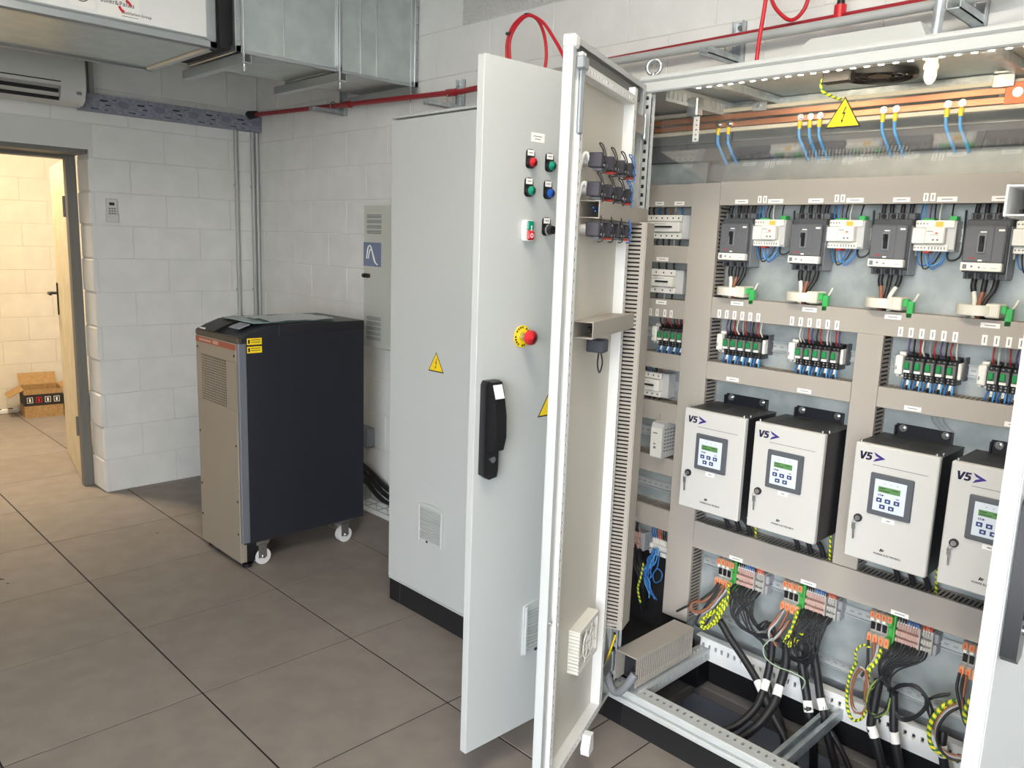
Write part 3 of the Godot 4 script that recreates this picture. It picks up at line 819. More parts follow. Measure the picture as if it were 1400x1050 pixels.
func warning_sign(parent: Node, where: Vector3, side := 0.1, basis := Basis()) -> void:
	var o := Node3D.new()
	o.name = "warning_sign"
	parent.add_child(o, true)
	o.transform = Transform3D(basis, where)
	var h := side * 0.82
	part(o, "border", MB.new().prism(PackedVector2Array([Vector2(-side / 2, 0), Vector2(side / 2, 0), Vector2(0, h)]), 0.0003, 0.0008), M.ink)
	var k := 0.055
	part(o, "field", MB.new().prism(PackedVector2Array([Vector2(-side / 2 * 0.87, h * k), Vector2(side / 2 * 0.87, h * k), Vector2(0, h * 0.925)]), 0.0009, 0.0012), M.sign_yellow)
	var z := side / 0.1
	var bolt := PackedVector2Array()
	for p in [[0.004, 0.056], [-0.005, 0.036], [0.001, 0.037], [-0.003, 0.022], [-0.006, 0.022], [-0.0035, 0.012], [0.001, 0.021], [-0.001, 0.0215], [0.006, 0.042], [0.0, 0.0405], [0.007, 0.055]]: bolt.append(Vector2(p[0], p[1]) * z)
	part(o, "lightning_bolt", MB.new().prism(bolt, 0.0013, 0.0016), M.ink)

func vent(parent: Node, where: Vector3, basis := Basis()) -> void:
	var o := Node3D.new()
	o.name = "vent_grille"
	parent.add_child(o, true)
	o.transform = Transform3D(basis, where)
	var w := 0.155
	var h := 0.158
	var out := PackedVector2Array()
	for i in 9: out.append(Vector2(w * i / 8.0, -0.008 * sin(PI * i / 8.0)))
	for i in 9: out.append(Vector2(w * (1.0 - i / 8.0), h + 0.008 * sin(PI * i / 8.0)))
	part(o, "rim", MB.new().prism(out, 0.0, 0.006, true), M.cab)
	part(o, "recess", MB.new().box(V(0.014, 0.014, 0.006), V(w - 0.014, h - 0.01, 0.0064)), M.cab)
	part(o, "side_rib", MB.new().box(V(0.0, 0.002, 0.006), V(0.012, h - 0.002, 0.014), 0.003), M.cab)
	part(o, "side_rib", MB.new().box(V(w - 0.012, 0.002, 0.006), V(w, h - 0.002, 0.014), 0.003), M.cab)
	for k in 13:
		part(o, "slat", MB.new().at(V(0, 0.016 + k * 0.0105, 0.009), Basis(Vector3.RIGHT, 0.5)).box(V(0.012, -0.004, -0.001), V(w - 0.012, 0.004, 0.001)), M.cab)
	part(o, "catch", MB.new().box(V(0.05, 0.001, 0.006), V(0.06, 0.009, 0.008)), M.ink)

func swing_handle(parent: Node, where: Vector3, basis := Basis()) -> void:
	var o := Node3D.new()
	o.name = "handle"
	parent.add_child(o, true)
	o.transform = Transform3D(basis, where)
	part(o, "base", MB.new().prism(PackedVector2Array([Vector2(-0.026, 0.01), Vector2(-0.006, -0.004), Vector2(0.022, 0.0), Vector2(0.026, 0.02), Vector2(0.027, 0.25), Vector2(0.022, 0.27), Vector2(-0.02, 0.27), Vector2(-0.026, 0.26)]), 0.0005, 0.024, true), M.black)
	var side := PackedVector2Array([Vector2(0.024, 0.075), Vector2(0.05, 0.082), Vector2(0.06, 0.12), Vector2(0.058, 0.18), Vector2(0.046, 0.24), Vector2(0.036, 0.268), Vector2(0.024, 0.27)])
	part(o, "lever", MB.new().at(Vector3.ZERO, Basis(Vector3.BACK, Vector3.UP, Vector3.LEFT)).prism(side, -0.02, 0.016, true), M.black)
	part(o, "name_tag", MB.new().at(V(0, 0.243, 0.047), Basis(Vector3.RIGHT, -0.33)).box(V(-0.017, -0.018, 0.0), V(0.014, 0.02, 0.0015)), M.label, "white tag")
	part(o, "lock", MB.new().cyl(V(0.004, 0.052, 0.024), V(0.004, 0.052, 0.028), 0.009, -1, 14), M.steel)

const HB := 0.105
const HT := 2.032

# sheet steel door: s = 1 grows along +x from the hinge, -1 along -x; outer face in z = 0
func sheet_door(cabinet: Node3D, hinge: Vector3, turn: float, s: float, w: float) -> Node3D:
	var d := Node3D.new()
	d.name = "door"
	cabinet.add_child(d, true)
	d.position = hinge
	d.rotation.y = turn
	var f := Basis(V(s, 0, 0), Vector3.UP, Vector3.BACK)
	var skin := MB.new().at(Vector3.ZERO, f)
	skin.box(V(0.003, HB, -0.003), V(w, HT, 0.0), 0.001)
	skin.box(V(w - 0.0025, HB, -0.022), V(w, HT, -0.003)).box(V(0.003, HB, -0.022), V(0.0055, HT, -0.003))
	skin.box(V(0.003, HB, -0.022), V(w, HB + 0.0025, -0.003)).box(V(0.003, HT - 0.0025, -0.022), V(w, HT, -0.003))
	skin.box(V(w - 0.02, HB, -0.0245), V(w, HT, -0.022)).box(V(0.003, HB, -0.0245), V(0.023, HT, -0.022)).box(V(0.02, HB, -0.0245), V(w - 0.02, HB + 0.014, -0.022)).box(V(0.02, HT - 0.014, -0.0245), V(w - 0.02, HT, -0.022))
	part(d, "outer_skin", skin, M.cab)
	part(d, "gasket", MB.new().at(Vector3.ZERO, f).box(V(w - 0.045, HB + 0.03, -0.014), V(w - 0.022, HT - 0.03, -0.0035), 0.003), M.gasket)
	part(d, "top_gasket", MB.new().at(Vector3.ZERO, f).box(V(0.03, HT - 0.05, -0.016), V(w - 0.022, HT - 0.016, -0.0035), 0.003), mat("6c6d6b", 0.6))
	var fr := MB.new().at(Vector3.ZERO, f)
	var n := 74
	for x in [w - 0.062, 0.118]:
		fr.perf(V(x + 0.024, HB + 0.03, -0.034), V(-0.024, 0, 0), V(0, HT - HB - 0.06, 0), 1, n, 0.3, 0.3, 0.0014)
		fr.box(V(x, HB + 0.03, -0.034), V(x + 0.0015, HT - 0.03, -0.003)).box(V(x + 0.0225, HB + 0.03, -0.034), V(x + 0.024, HT - 0.03, -0.003))
	for y in [HT - 0.075, HB + 0.02]:
		fr.perf(V(w - 0.062, y, -0.034), V(-(w - 0.2), 0, 0), V(0, 0.024, 0), 18, 1, 0.3, 0.3, 0.0014)
		fr.box(V(0.13, y, -0.034), V(w - 0.06, y + 0.0015, -0.003)).box(V(0.13, y + 0.0225, -0.034), V(w - 0.06, y + 0.024, -0.003))
	part(d, "perforated_frame", fr, M.white)
	var lin := MB.new().at(Vector3.ZERO, f)
	lin.box(V(0.006, HB + 0.004, -0.0045), V(w - 0.004, HT - 0.004, -0.0031))
	var bk := MB.new().at(Vector3.ZERO, f)
	for x in [w - 0.061, 0.119]: bk.box(V(x, HB + 0.03, -0.0325), V(x + 0.022, HT - 0.03, -0.031))
	for y in [HT - 0.074, HB + 0.021]: bk.box(V(0.14, y, -0.0325), V(w - 0.062, y + 0.022, -0.031))
	part(d, "frame_hole_shade", bk, M.ink)  # dark strips paint the shade seen through the frame holes
	part(d, "inner_sheet", lin, M.cab_in)
	return d

func build_cabinets() -> void:
	# A: closed cabinet
	var a := thing("electrical_cabinet", "closed tall grey cabinet with yellow warning triangle and vent grille", "cabinet", V(2.272, 0, 0))
	part(a, "body", MB.new().box(V(0, 0.1, 0.02), V(0.588, 2.045, 0.56), 0.004), M.cab)
	part(a, "roof_lip", MB.new().box(V(0, 2.037, 0.54), V(0.588, 2.047, 0.586), 0.002), M.cab)
	part(a, "plinth", MB.new().box(V(0.0, 0, 0.03), V(0.588, 0.1, 0.575)), M.plinth)
	part(a, "plinth_corner", MB.new().box(V(-0.001, 0, 0.5), V(0.075, 0.099, 0.577), 0.002), M.black)
	var da := Node3D.new()
	da.name = "door"
	a.add_child(da)
	part(da, "panel", MB.new().box(V(0.003, 0.112, 0.565), V(0.585, 2.03, 0.588), 0.003), M.cab)
	part(da, "bottom_strip", MB.new().box(V(0.003, 0.102, 0.56), V(0.585, 0.11, 0.586), 0.002), M.cab)
	warning_sign(da, V(0.309, 1.06, 0.588), 0.095)
	vent(da, V(0.222, 0.345, 0.588))
	# B: middle cabinet, door open
	var b := thing("electrical_cabinet", "middle grey cabinet whose open door carries buttons and black handle", "cabinet", V(2.864, 0, 0))
	var bb := MB.new()
	bb.box(V(0, 0.1, 0.01), V(0.6, 2.045, 0.02)).box(V(0, 0.1, 0.02), V(0.012, 2.045, 0.56)).box(V(0, 2.035, 0.02), V(0.606, 2.045, 0.56), 0.002).box(V(0, 0.1, 0.02), V(0.6, 0.11, 0.4))
	part(b, "body", bb, M.cab)
	var bf := MB.new()
	bf.box(V(0.0, 2.0, 0.53), V(0.6, 2.045, 0.565), 0.004).box(V(0.0, 0.1, 0.53), V(0.6, 0.14, 0.565), 0.004).box(V(0, 0.14, 0.52), V(0.03, 2.0, 0.56), 0.003)
	part(b, "front_frame", bf, M.cab)
	part(b, "plinth", MB.new().box(V(0, 0, 0.03), V(0.606, 0.1, 0.56)), M.plinth)
	part(b, "mounting_plate", MB.new().box(V(0.06, 0.42, 0.094), V(0.566, 1.93, 0.1)), M.plate)
	part(b, "shade_panel", MB.new().box(V(0.013, 0.11, 0.06), V(0.6, 0.418, 0.093), 0.003).box(V(0.013, 0.111, 0.094), V(0.6, 0.125, 0.5), 0.003), M.rubber)  # dark panels added to paint the shade in the cabinet foot
	# C: wide open cabinet
	var c := thing("electrical_cabinet", "wide open control cabinet full of wiring and white drive units", "cabinet", V(3.47, 0, 0))
	part(c, "back_panel", MB.new().box(V(0.0, 0.1, 0.01), V(1.2, 2.05, 0.02)), M.cab)
	part(c, "side_panel", MB.new().box(V(1.185, 0.1, 0.02), V(1.2, 2.05, 0.56)), M.cab)
	part(c, "roof", MB.new().box(V(0.0, 2.056, 0.01), V(1.2, 2.062, 0.51)), M.duct)
	var rb := MB.new()
	for x in [0.18, 0.88]:
		rb.box(V(x, 2.03, 0.06), V(x + 0.03, 2.0555, 0.48), 0.002)
	rb.box(V(0.02, 2.0, 0.06), V(1.18, 2.0555, 0.09), 0.002)
	part(c, "roof_rib", rb, M.galv)
	part(c, "mounting_plate", MB.new().box(V(0.02, 0.21, 0.094), V(1.15, 1.93, 0.1)), M.plate)
	# front frame
	var tb := MB.new()
	tb.box(V(0.0, 2.0455, 0.505), V(1.2, 2.063, 0.566), 0.006).box(V(0.0, 2.0135, 0.556), V(1.2, 2.043, 0.572), 0.004)
	tb.box(V(0.02, 2.032, 0.488), V(1.18, 2.036, 0.557))
	part(c, "top_beam", tb, M.cab)
	for s in [0, 1]:
		var x0 := 0.004 if s == 0 else 1.15
		var po := MB.new()
		po.box(V(x0, 0.145, 0.53), V(x0 + 0.018, 2.013, 0.568), 0.003).box(V(x0, 0.145, 0.49), V(x0 + 0.004, 2.013, 0.53))
		var k := 1.0 if s == 0 else -1.0
		po.perf(V(x0 + (0.046 if s == 0 else 0.02) , 0.15, 0.545), V(-0.028, 0, 0) , V(0, 1.863, 0), 1, 74, 0.4, 0.42, 0.006)
		po.perf(V(x0 + 0.018, 0.15, 0.565), V(0.028, 0, 0), V(0, 1.863, 0), 1, 74, 0.4, 0.42, 0.0015)
		part(c, "front_post", po, M.cab)
		part(c, "post_hole_shade", MB.new().box(V(x0 + 0.019, 0.15, 0.56), V(x0 + 0.045, 2.0, 0.563)), M.ink)  # dark strip behind the perforation, standing in for shade inside the post
	var fs := MB.new()
	fs.box(V(0.0, 0.1, 0.535), V(1.2, 0.118, 0.588), 0.003).box(V(0.02, 0.118, 0.545), V(1.2, 0.143, 0.577), 0.004)
	fs.perf(V(0.04, 0.1445, 0.562), V(1.14, 0, 0), V(0, 0, -0.045), 45, 1, 0.34, 0.36, 0.01)
	fs.box(V(0.02, 0.1, 0.516), V(1.18, 0.144, 0.518))
	part(c, "bottom_front_rail", fs, M.cab)
	var sr := MB.new()
	sr.perf(V(0.1, 0.15, 0.56), V(0, 0, -0.47), V(0.04, 0, 0), 19, 1, 0.16, 0.14, 0.006)
	sr.perf(V(0.1395, 0.108, 0.56), V(0, 0, -0.47), V(0, 0.042, 0), 19, 1, 0.3, 0.3, 0.006)
	sr.box(V(0.095, 0.105, 0.09), V(0.1, 0.15, 0.56))
	part(c, "bottom_side_rail", sr, M.cab)
	var rr := MB.new()
	rr.perf(V(0.1, 0.125, 0.131), V(1.08, 0, 0), V(0, 0.058, 0), 43, 1, 0.36, 0.3, 0.01)
	rr.box(V(0.08, 0.1, 0.09), V(1.18, 0.128, 0.128)).box(V(0.08, 0.18, 0.1), V(1.18, 0.184, 0.13))
	part(c, "bottom_rear_rail", rr, M.white)
	var cx := MB.new()
	cx.box(V(0.585, 0.108, 0.1), V(0.63, 0.112, 0.57)).box(V(0.585, 0.112, 0.1), V(0.588, 0.142, 0.57)).box(V(0.627, 0.112, 0.1), V(0.63, 0.142, 0.57)).box(V(0.588, 0.138, 0.1), V(0.598, 0.142, 0.57)).box(V(0.617, 0.138, 0.1), V(0.627, 0.142, 0.57))
	part(c, "cross_rail", cx, M.galv)
	var pl := MB.new()
	pl.box(V(0.0, 0, 0.54), V(1.2, 0.1, 0.56)).box(V(0.0, 0, 0.075), V(1.2, 0.1, 0.09)).box(V(0.0, 0, 0.09), V(0.02, 0.1, 0.54)).box(V(1.18, 0, 0.09), V(1.2, 0.1, 0.54))
	part(c, "plinth", pl, M.plinth)
	part(c, "plinth_corner", MB.new().box(V(0.0, 0, 0.48), V(0.085, 0.099, 0.562), 0.002), M.black)
	part(c, "plinth_corner", MB.new().box(V(0.04, 0.0, 0.09), V(0.12, 0.1, 0.17), 0.002), M.black)
	# side rails and small fittings inside the top
	var dr := MB.new()
	dr.perf(V(0.04, 2.005, 0.48), V(0, 0, -0.42), V(0, 0.045, 0), 17, 1, 0.3, 0.55, 0.004)
	part(c, "top_side_rail", dr, M.cab)
	part(c, "rail_clamp", MB.new().box(V(0.036, 1.975, 0.33), V(0.075, 2.03, 0.365), 0.003), M.zinc)
	var hs := MB.new().at(V(0.05, 1.9, 0.34), Basis(Vector3.BACK, 0.0))
	hs.perf(V(0.0, 0, 0), V(0.022, 0, 0), V(0, 0.1, 0), 1, 7, 0.3, 0.35, 0.002)
	part(c, "hanging_strip", hs, M.white)
	var ey := MB.new()
	ey.ring(V(0.03, 2.092, 0.535), V(0.35, 0, 1).normalized(), 0.021, 0.0055, 24, 8).cyl(V(0.03, 2.06, 0.535), V(0.03, 2.074, 0.535), 0.009, -1, 10)
	part(c, "lifting_eye", ey, M.steel)
	# clear cover in front of the busbars
	var cv := Node3D.new()
	cv.name = "clear_cover"
	c.add_child(cv)
	var pv := MB.new()
	pv.box(V(0.02, 1.86, 0.459), V(1.15, 1.972, 0.462))
	pv.at(V(0, 1.86, 0.46), Basis(Vector3.RIGHT, -0.2426)).box(V(0.02, -0.0015, -0.282), V(1.15, 0.0015, 0.0))
	part(cv, "sheet", pv, M.clear)
	warning_sign(cv, V(0.581, 1.889, 0.4625), 0.094)
	var ph := MB.new().at(V(0, 1.86, 0.46), Basis(Vector3.RIGHT, -0.2426))
	for i in 30:
		for j in 9: ph.disc(V(0.44 + i * 0.0095 + (j % 2) * 0.0047, -0.0021, -0.06 - j * 0.0105), Vector3.DOWN, 0.0, 0.0022, 6)
	var phs := part(cv, "hole_glints", ph, M.label)  # white discs painted as glints on the edges of small holes
	phs.set_meta("kind", "stuff")
	# roof fan hood and pipe outside
	var hd := thing("fan_hood", "flat grey roof fan hood on the open cabinet", "fan hood", V(3.86, 2.062, 0.0))
	var hp := MB.new()
	var lo := [V(0, 0, 0.46), V(0.38, 0, 0.46), V(0.38, 0, 0.1), V(0, 0, 0.1)]
	var hi := [V(0.05, 0.075, 0.4), V(0.33, 0.075, 0.4), V(0.33, 0.075, 0.16), V(0.05, 0.075, 0.16)]
	for i in 4:
		var j := (i + 1) % 4
		var nn: Vector3 = ((lo[i] + lo[j]) / 2 - V(0.19, 0, 0.28)).normalized() + V(0, 0.8, 0)
		hp.quad(lo[i], lo[j], hi[j], hi[i], nn.normalized())
	hp.quad(hi[0], hi[1], hi[2], hi[3], Vector3.UP)
	part(hd, "hood", hp, M.cab)
	one("steel_riser", "galvanised conduit rising from the open cabinet roof", "conduit", MB.new().cyl(V(4.21, 2.063, 0.35), V(4.235, 3.1, 0.35), 0.0125, -1, 14), M.galv)
	var fn := thing("roof_fan", "black round fan set in the roof of open cabinet", "fan", V(4.06, 2.05, 0.29))
	part(fn, "housing", MB.new().lathe([Vector2(0.095, 0.0), Vector2(0.095, -0.012), Vector2(0.082, -0.014), Vector2(0.08, 0.0)], Vector3.ZERO, Vector3.UP, 28), M.black)
	part(fn, "grille", MB.new().ring(V(0, -0.006, 0), Vector3.UP, 0.06, 0.003, 24, 5).ring(V(0, -0.006, 0), Vector3.UP, 0.04, 0.003, 24, 5).ring(V(0, -0.006, 0), Vector3.UP, 0.075, 0.003, 24, 5), M.black)
	part(fn, "hub", MB.new().cyl(V(0, -0.009, 0), V(0, -0.001, 0), 0.03, -1, 20), M.black)
	for k in 7:
		part(fn, "blade", MB.new().at(Vector3.ZERO, Basis(Vector3.UP, TAU * k / 7)).at(Vector3.ZERO, Basis(Vector3.UP, TAU * k / 7) * Basis(Vector3.RIGHT, 0.3)).box(V(0.028, -0.003, -0.018), V(0.076, -0.001, 0.018)), M.black)
	var th := thing("door_switch", "black switch block with green wire beside the roof fan", "switch", V(3.965, 2.012, 0.395))
	part(th, "case", MB.new().box(V(0, 0, 0), V(0.075, 0.029, 0.03), 0.003), M.black)
	part(th, "wire", MB.new().tube(cr([V(0.0, 0.02, 0.01), V(-0.015, 0.01, 0.0), V(-0.01, -0.015, -0.01), V(0.02, -0.03, -0.06)], 5), 0.004, 6), M.w_gy)
	var bu := thing("cabinet_bulb", "white ribbed lamp holder hanging inside the cabinet top", "lamp holder", V(4.228, 2.056, 0.4))
	part(bu, "holder", MB.new().lathe([Vector2(0.0, 0.0), Vector2(0.014, 0.0), Vector2(0.014, -0.02), Vector2(0.017, -0.024), Vector2(0.017, -0.034), Vector2(0.014, -0.037), Vector2(0.015, -0.05), Vector2(0.012, -0.062), Vector2(0.006, -0.07), Vector2(0.0, -0.071)], Vector3.ZERO, Vector3.UP, 16), M.ivory)
	# led strip under the top beam
	var ls := thing("led_strip", "row of warm leds under the top beam of open cabinet", "light strip", V(3.62, 2.024, 0.5))
	part(ls, "tape", MB.new().box(V(0, 0.0, 0), V(0.98, 0.004, 0.012)), M.white)
	var ledm := MB.new().box(V(-0.006, -0.002, 0.003), V(0.006, 0.0, 0.009)).mesh()
	for k in 28:
		var q := part(ls, "led", ledm, M.led)
		q.position = V(0.02 + k * 0.034, 0, 0)
	area(V(4.11, 2.018, 0.498), V(4.11, 1.93, 0.1), Vector2(0.94, 0.012), "ffeccb", 0.075)

func push_button(t: Transform3D, kind: String, label: String) -> void:
	var o := thing("push_button", label, "push button")
	o.transform = t
	if kind == "twin":
		part(o, "bezel", MB.new().prism(rounded(0.034, 0.056, 0.008, 4, -0.017, -0.028), 0.0, 0.014, true), M.white)
		part(o, "start_key", MB.new().box(V(-0.013, 0.001, 0.014), V(0.013, 0.025, 0.02), 0.004), M.btn_green)
		part(o, "stop_key", MB.new().box(V(-0.013, -0.025, 0.014), V(0.013, 0.0, 0.023), 0.004), M.red)
		text(o, "symbol", "I", 0.018, M.label, V(-0.003, 0.006, 0.0202))
		part(o, "symbol", MB.new().at(V(0, -0.013, 0.0232)).disc(Vector3.ZERO, Vector3.BACK, 0.0035, 0.006, 16), M.label)
		return
	part(o, "legend_holder", MB.new().prism(rounded(0.031, 0.05, 0.01, 4, -0.0155, -0.0155), 0.0, 0.003, true), M.black)
	part(o, "legend", MB.new().box(V(-0.012, 0.0175, 0.003), V(0.012, 0.0325, 0.0036)), M.label)
	part(o, "legend_print", MB.new().box(V(-0.007, 0.024, 0.0036), V(0.007, 0.0262, 0.0038)), M.ink_grey)
	part(o, "ring", MB.new().cyl(V(0, 0, 0.003), V(0, 0, 0.012), 0.0145, 0.0135, 20), M.black)
	if kind == "key":
		part(o, "knob", MB.new().cyl(V(0, 0, 0.012), V(0, 0, 0.03), 0.012, 0.011, 18), M.black)
		part(o, "collar", MB.new().cyl(V(0, 0, 0.0115), V(0, 0, 0.016), 0.0142, -1, 18), M.steel)
	else:
		part(o, "cap", MB.new().lathe([Vector2(0.012, 0.012), Vector2(0.012, 0.018), Vector2(0.009, 0.0205), Vector2(0.0, 0.021)], Vector3.ZERO, Vector3.BACK, 18), {"red": M.red, "green": M.btn_green, "blue": M.btn_blue}[kind])

func build_doors() -> void:
	var cab := get_children().filter(func(q): return String(q.name).begins_with("electrical_cabinet"))
	var b: Node3D = cab[1]
	var c: Node3D = cab[2]
	# middle cabinet door
	var d2 := sheet_door(b, V(3.447 - 2.864, 0, 0.59), deg_to_rad(88.65), -1.0, 0.556)
	swing_handle(d2, V(-0.513, 0.934, 0.0))
	vent(d2, V(-0.345, 0.342, 0.0))
	warning_sign(d2, V(-0.27, 1.075, 0.0), 0.095)
	part(d2, "nameplate", MB.new().box(V(-0.385, 1.838, 0.0003), V(-0.335, 1.862, 0.001)), M.label)
	part(d2, "nameplate_print", MB.new().box(V(-0.378, 1.852, 0.001), V(-0.345, 1.854, 0.0013)).box(V(-0.372, 1.845, 0.001), V(-0.35, 1.847, 0.0013)), M.ink_grey)
	var T2 := Transform3D(Basis(Vector3.UP, deg_to_rad(88.65)), V(3.447, 0, 0.59))
	push_button(T2 * Transform3D(Basis(), V(-0.387, 1.783, 0.0005)), "red", "red push button with white legend on the open door")
	push_button(T2 * Transform3D(Basis(), V(-0.314, 1.78, 0.0005)), "green", "green push button beside the red one on open door")
	push_button(T2 * Transform3D(Basis(), V(-0.389, 1.709, 0.0005)), "green", "green push button below the red one on open door")
	push_button(T2 * Transform3D(Basis(), V(-0.316, 1.707, 0.0005)), "blue", "blue push button with white legend on the open door")
	push_button(T2 * Transform3D(Basis(), V(-0.391, 1.604, 0.0005)), "twin", "green start and red stop twin button on open door")
	push_button(T2 * Transform3D(Basis(), V(-0.316, 1.608, 0.0005)), "key", "black selector knob with white legend on the open door")
	var es := thing("emergency_stop", "red mushroom emergency stop on yellow ring on open door", "emergency stop")
	es.transform = T2 * Transform3D(Basis(), V(-0.392, 1.315, 0.0005))
	part(es, "yellow_ring", MB.new().cyl(V(0, 0, 0), V(0, 0, 0.002), 0.031, -1, 28), M.yellow)
	var ep := MB.new()
	for k in 20:
		if k % 10 == 4 or k % 10 == 9: continue
		var an := TAU * k / 20
		ep.at(V(cos(an) * 0.0255, sin(an) * 0.0255, 0.0021), Basis(Vector3.BACK, an)).box(V(-0.0028, -0.0024, 0), V(0.0028, 0.0024, 0.0003))
	part(es, "ring_print", ep, M.ink)
	part(es, "stem", MB.new().cyl(V(0, 0, 0.002), V(0, 0, 0.03), 0.0125, 0.0115, 18), M.steel)
	part(es, "mushroom_head", MB.new().lathe([Vector2(0.012, 0.026), Vector2(0.0195, 0.028), Vector2(0.021, 0.034), Vector2(0.0195, 0.042), Vector2(0.012, 0.0465), Vector2(0.0, 0.0475)], Vector3.ZERO, Vector3.BACK, 22), M.red)
	# left leaf of the open cabinet, seen from inside
	var H3 := V(3.4887, 0, 0.59)
	var d3 := sheet_door(c, H3 - V(3.47, 0, 0), deg_to_rad(-68.9), 1.0, 0.607)
	part(d3, "latch_rod", MB.new().box(V(0.558, 1.82, -0.04), V(0.574, 1.99, -0.0255), 0.005).box(V(0.556, 1.962, -0.046), V(0.59, 1.99, -0.026), 0.003), M.zinc)
	part(d3, "corner_cap", MB.new().box(V(0.578, 2.005, -0.03), V(0.609, 2.033, 0.002), 0.004), M.white)
	part(d3, "screw", MB.new().cyl(V(0.592, 0.62, -0.0245), V(0.592, 0.62, -0.03), 0.006, -1, 8).cyl(V(0.53, 0.61, -0.016), V(0.53, 0.61, -0.03), 0.006, -1, 8), M.steel)
	part(d3, "hinge", MB.new().cyl(V(0.012, 1.88, -0.03), V(0.012, 1.95, -0.03), 0.008, -1, 10).box(V(0.012, 1.89, -0.032), V(0.12, 1.94, -0.027)).cyl(V(0.012, 0.2, -0.03), V(0.012, 0.27, -0.03), 0.008, -1, 10).box(V(0.012, 0.21, -0.032), V(0.12, 0.26, -0.027)), M.zinc)
	part(d3, "bottom_catch", MB.new().prism(PackedVector2Array([Vector2(0.27, 0.08), Vector2(0.31, 0.08), Vector2(0.315, 0.1), Vector2(0.3, 0.14), Vector2(0.275, 0.14)]), -0.062, -0.036), M.white)
	var T3 := Transform3D(Basis(Vector3.UP, deg_to_rad(-68.9)), H3)
	# filter fan back on the door
	var ff := thing("filter_fan", "white square filter fan frame low on the open door inside", "fan")
	ff.transform = T3 * Transform3D(Basis(), V(0.215, 0.37, -0.0047))
	var fq := MB.new()
	fq.box(V(0, 0, -0.034), V(0.165, 0.012, 0)).box(V(0, 0.118, -0.034), V(0.165, 0.13, 0)).box(V(0, 0.012, -0.034), V(0.012, 0.118, 0)).box(V(0.153, 0.012, -0.034), V(0.165, 0.118, 0))
	part(ff, "frame", fq, M.device)
	var fx := MB.new()
	fx.ring(V(0.0825, 0.065, -0.032), Vector3.BACK, 0.045, 0.0025, 20, 5).ring(V(0.0825, 0.065, -0.032), Vector3.BACK, 0.02, 0.0025, 16, 5)
	for k in 4:
		var an := TAU * k / 8 + 0.39
		fx.tube([V(0.0825 - cos(an) * 0.075, 0.065 - sin(an) * 0.055, -0.032), V(0.0825 + cos(an) * 0.075, 0.065 + sin(an) * 0.055, -0.032)], 0.0022, 5)
	part(ff, "guard", fx, M.device)
	var fc := MB.new()
	for k in 12: fc.box(V(0.165, 0.006 + k * 0.0105, -0.034), V(0.17, 0.012 + k * 0.0105, -0.002))
	part(ff, "side_teeth", fc, M.device)
	# trunking on the door
	var dt := []
	for q in [[1.637, "beige cable duct on open door below the button blocks"], [1.338, "lower beige cable duct on the open door with open end"]]:
		var o := thing("cable_duct", q[1], "cable duct")
		o.transform = T3 * Transform3D(Basis(), V(0, q[0], -0.0047))
		var y := 0.0
		part(o, "base", MB.new().box(V(0.1, 0, -0.002), V(0.465, 0.042, 0.0)).box(V(0.1, 0, -0.05), V(0.465, 0.0018, -0.002)).box(V(0.1, 0.0402, -0.05), V(0.465, 0.042, -0.002)), M.trunk)
		part(o, "lid", MB.new().box(V(0.02, -0.001, -0.053), V(0.466, 0.043, -0.0505), 0.001).box(V(0.02, -0.001, -0.051), V(0.466, 0.0, -0.04)).box(V(0.02, 0.042, -0.051), V(0.466, 0.043, -0.04)), M.trunk)
		for k in 3:
			part(o, "wire", MB.new().tube(cr([V(0.44, 0.01 + k * 0.008, -0.04 + k * 0.006), V(0.3, 0.016, -0.02 - k * 0.006), V(0.15, 0.02, -0.03)], 4), 0.0025, 5), M.w_blue if q[0] > 1.5 else M.w_black)
	var vt := thing("cable_duct", "upright slotted beige cable duct at the hinge of open door", "cable duct")
	vt.transform = T3 * Transform3D(Basis(), V(0.02, 0.39, -0.0047))
	var vs := MB.new()
	vs.box(V(0, 0, -0.002), V(0.08, 1.25, 0)).perf(V(0.08, 0.0, -0.072), V(0, 1.25, 0), V(0, 0, 0.072), 104, 1, 0.42, 0.66, 0.0018).box(V(0, 0, -0.072), V(0.0018, 1.25, 0))
	part(vt, "slotted_base", vs, M.trunk)
	part(vt, "lid", MB.new().box(V(-0.001, 0, -0.076), V(0.081, 1.25, -0.0725), 0.001), M.trunk)
	part(vt, "wire_fill", MB.new().box(V(0.006, 0.01, -0.066), V(0.068, 1.24, -0.004), 0.008), M.rubber)
	# backs of the door switches
	var rows := [[1.775, [0.45, 0.357, 0.27, 0.198]], [1.706, [0.455, 0.365, 0.28, 0.205]], [1.61, [0.445, 0.36, 0.275, 0.2]]]
	var kk := 0
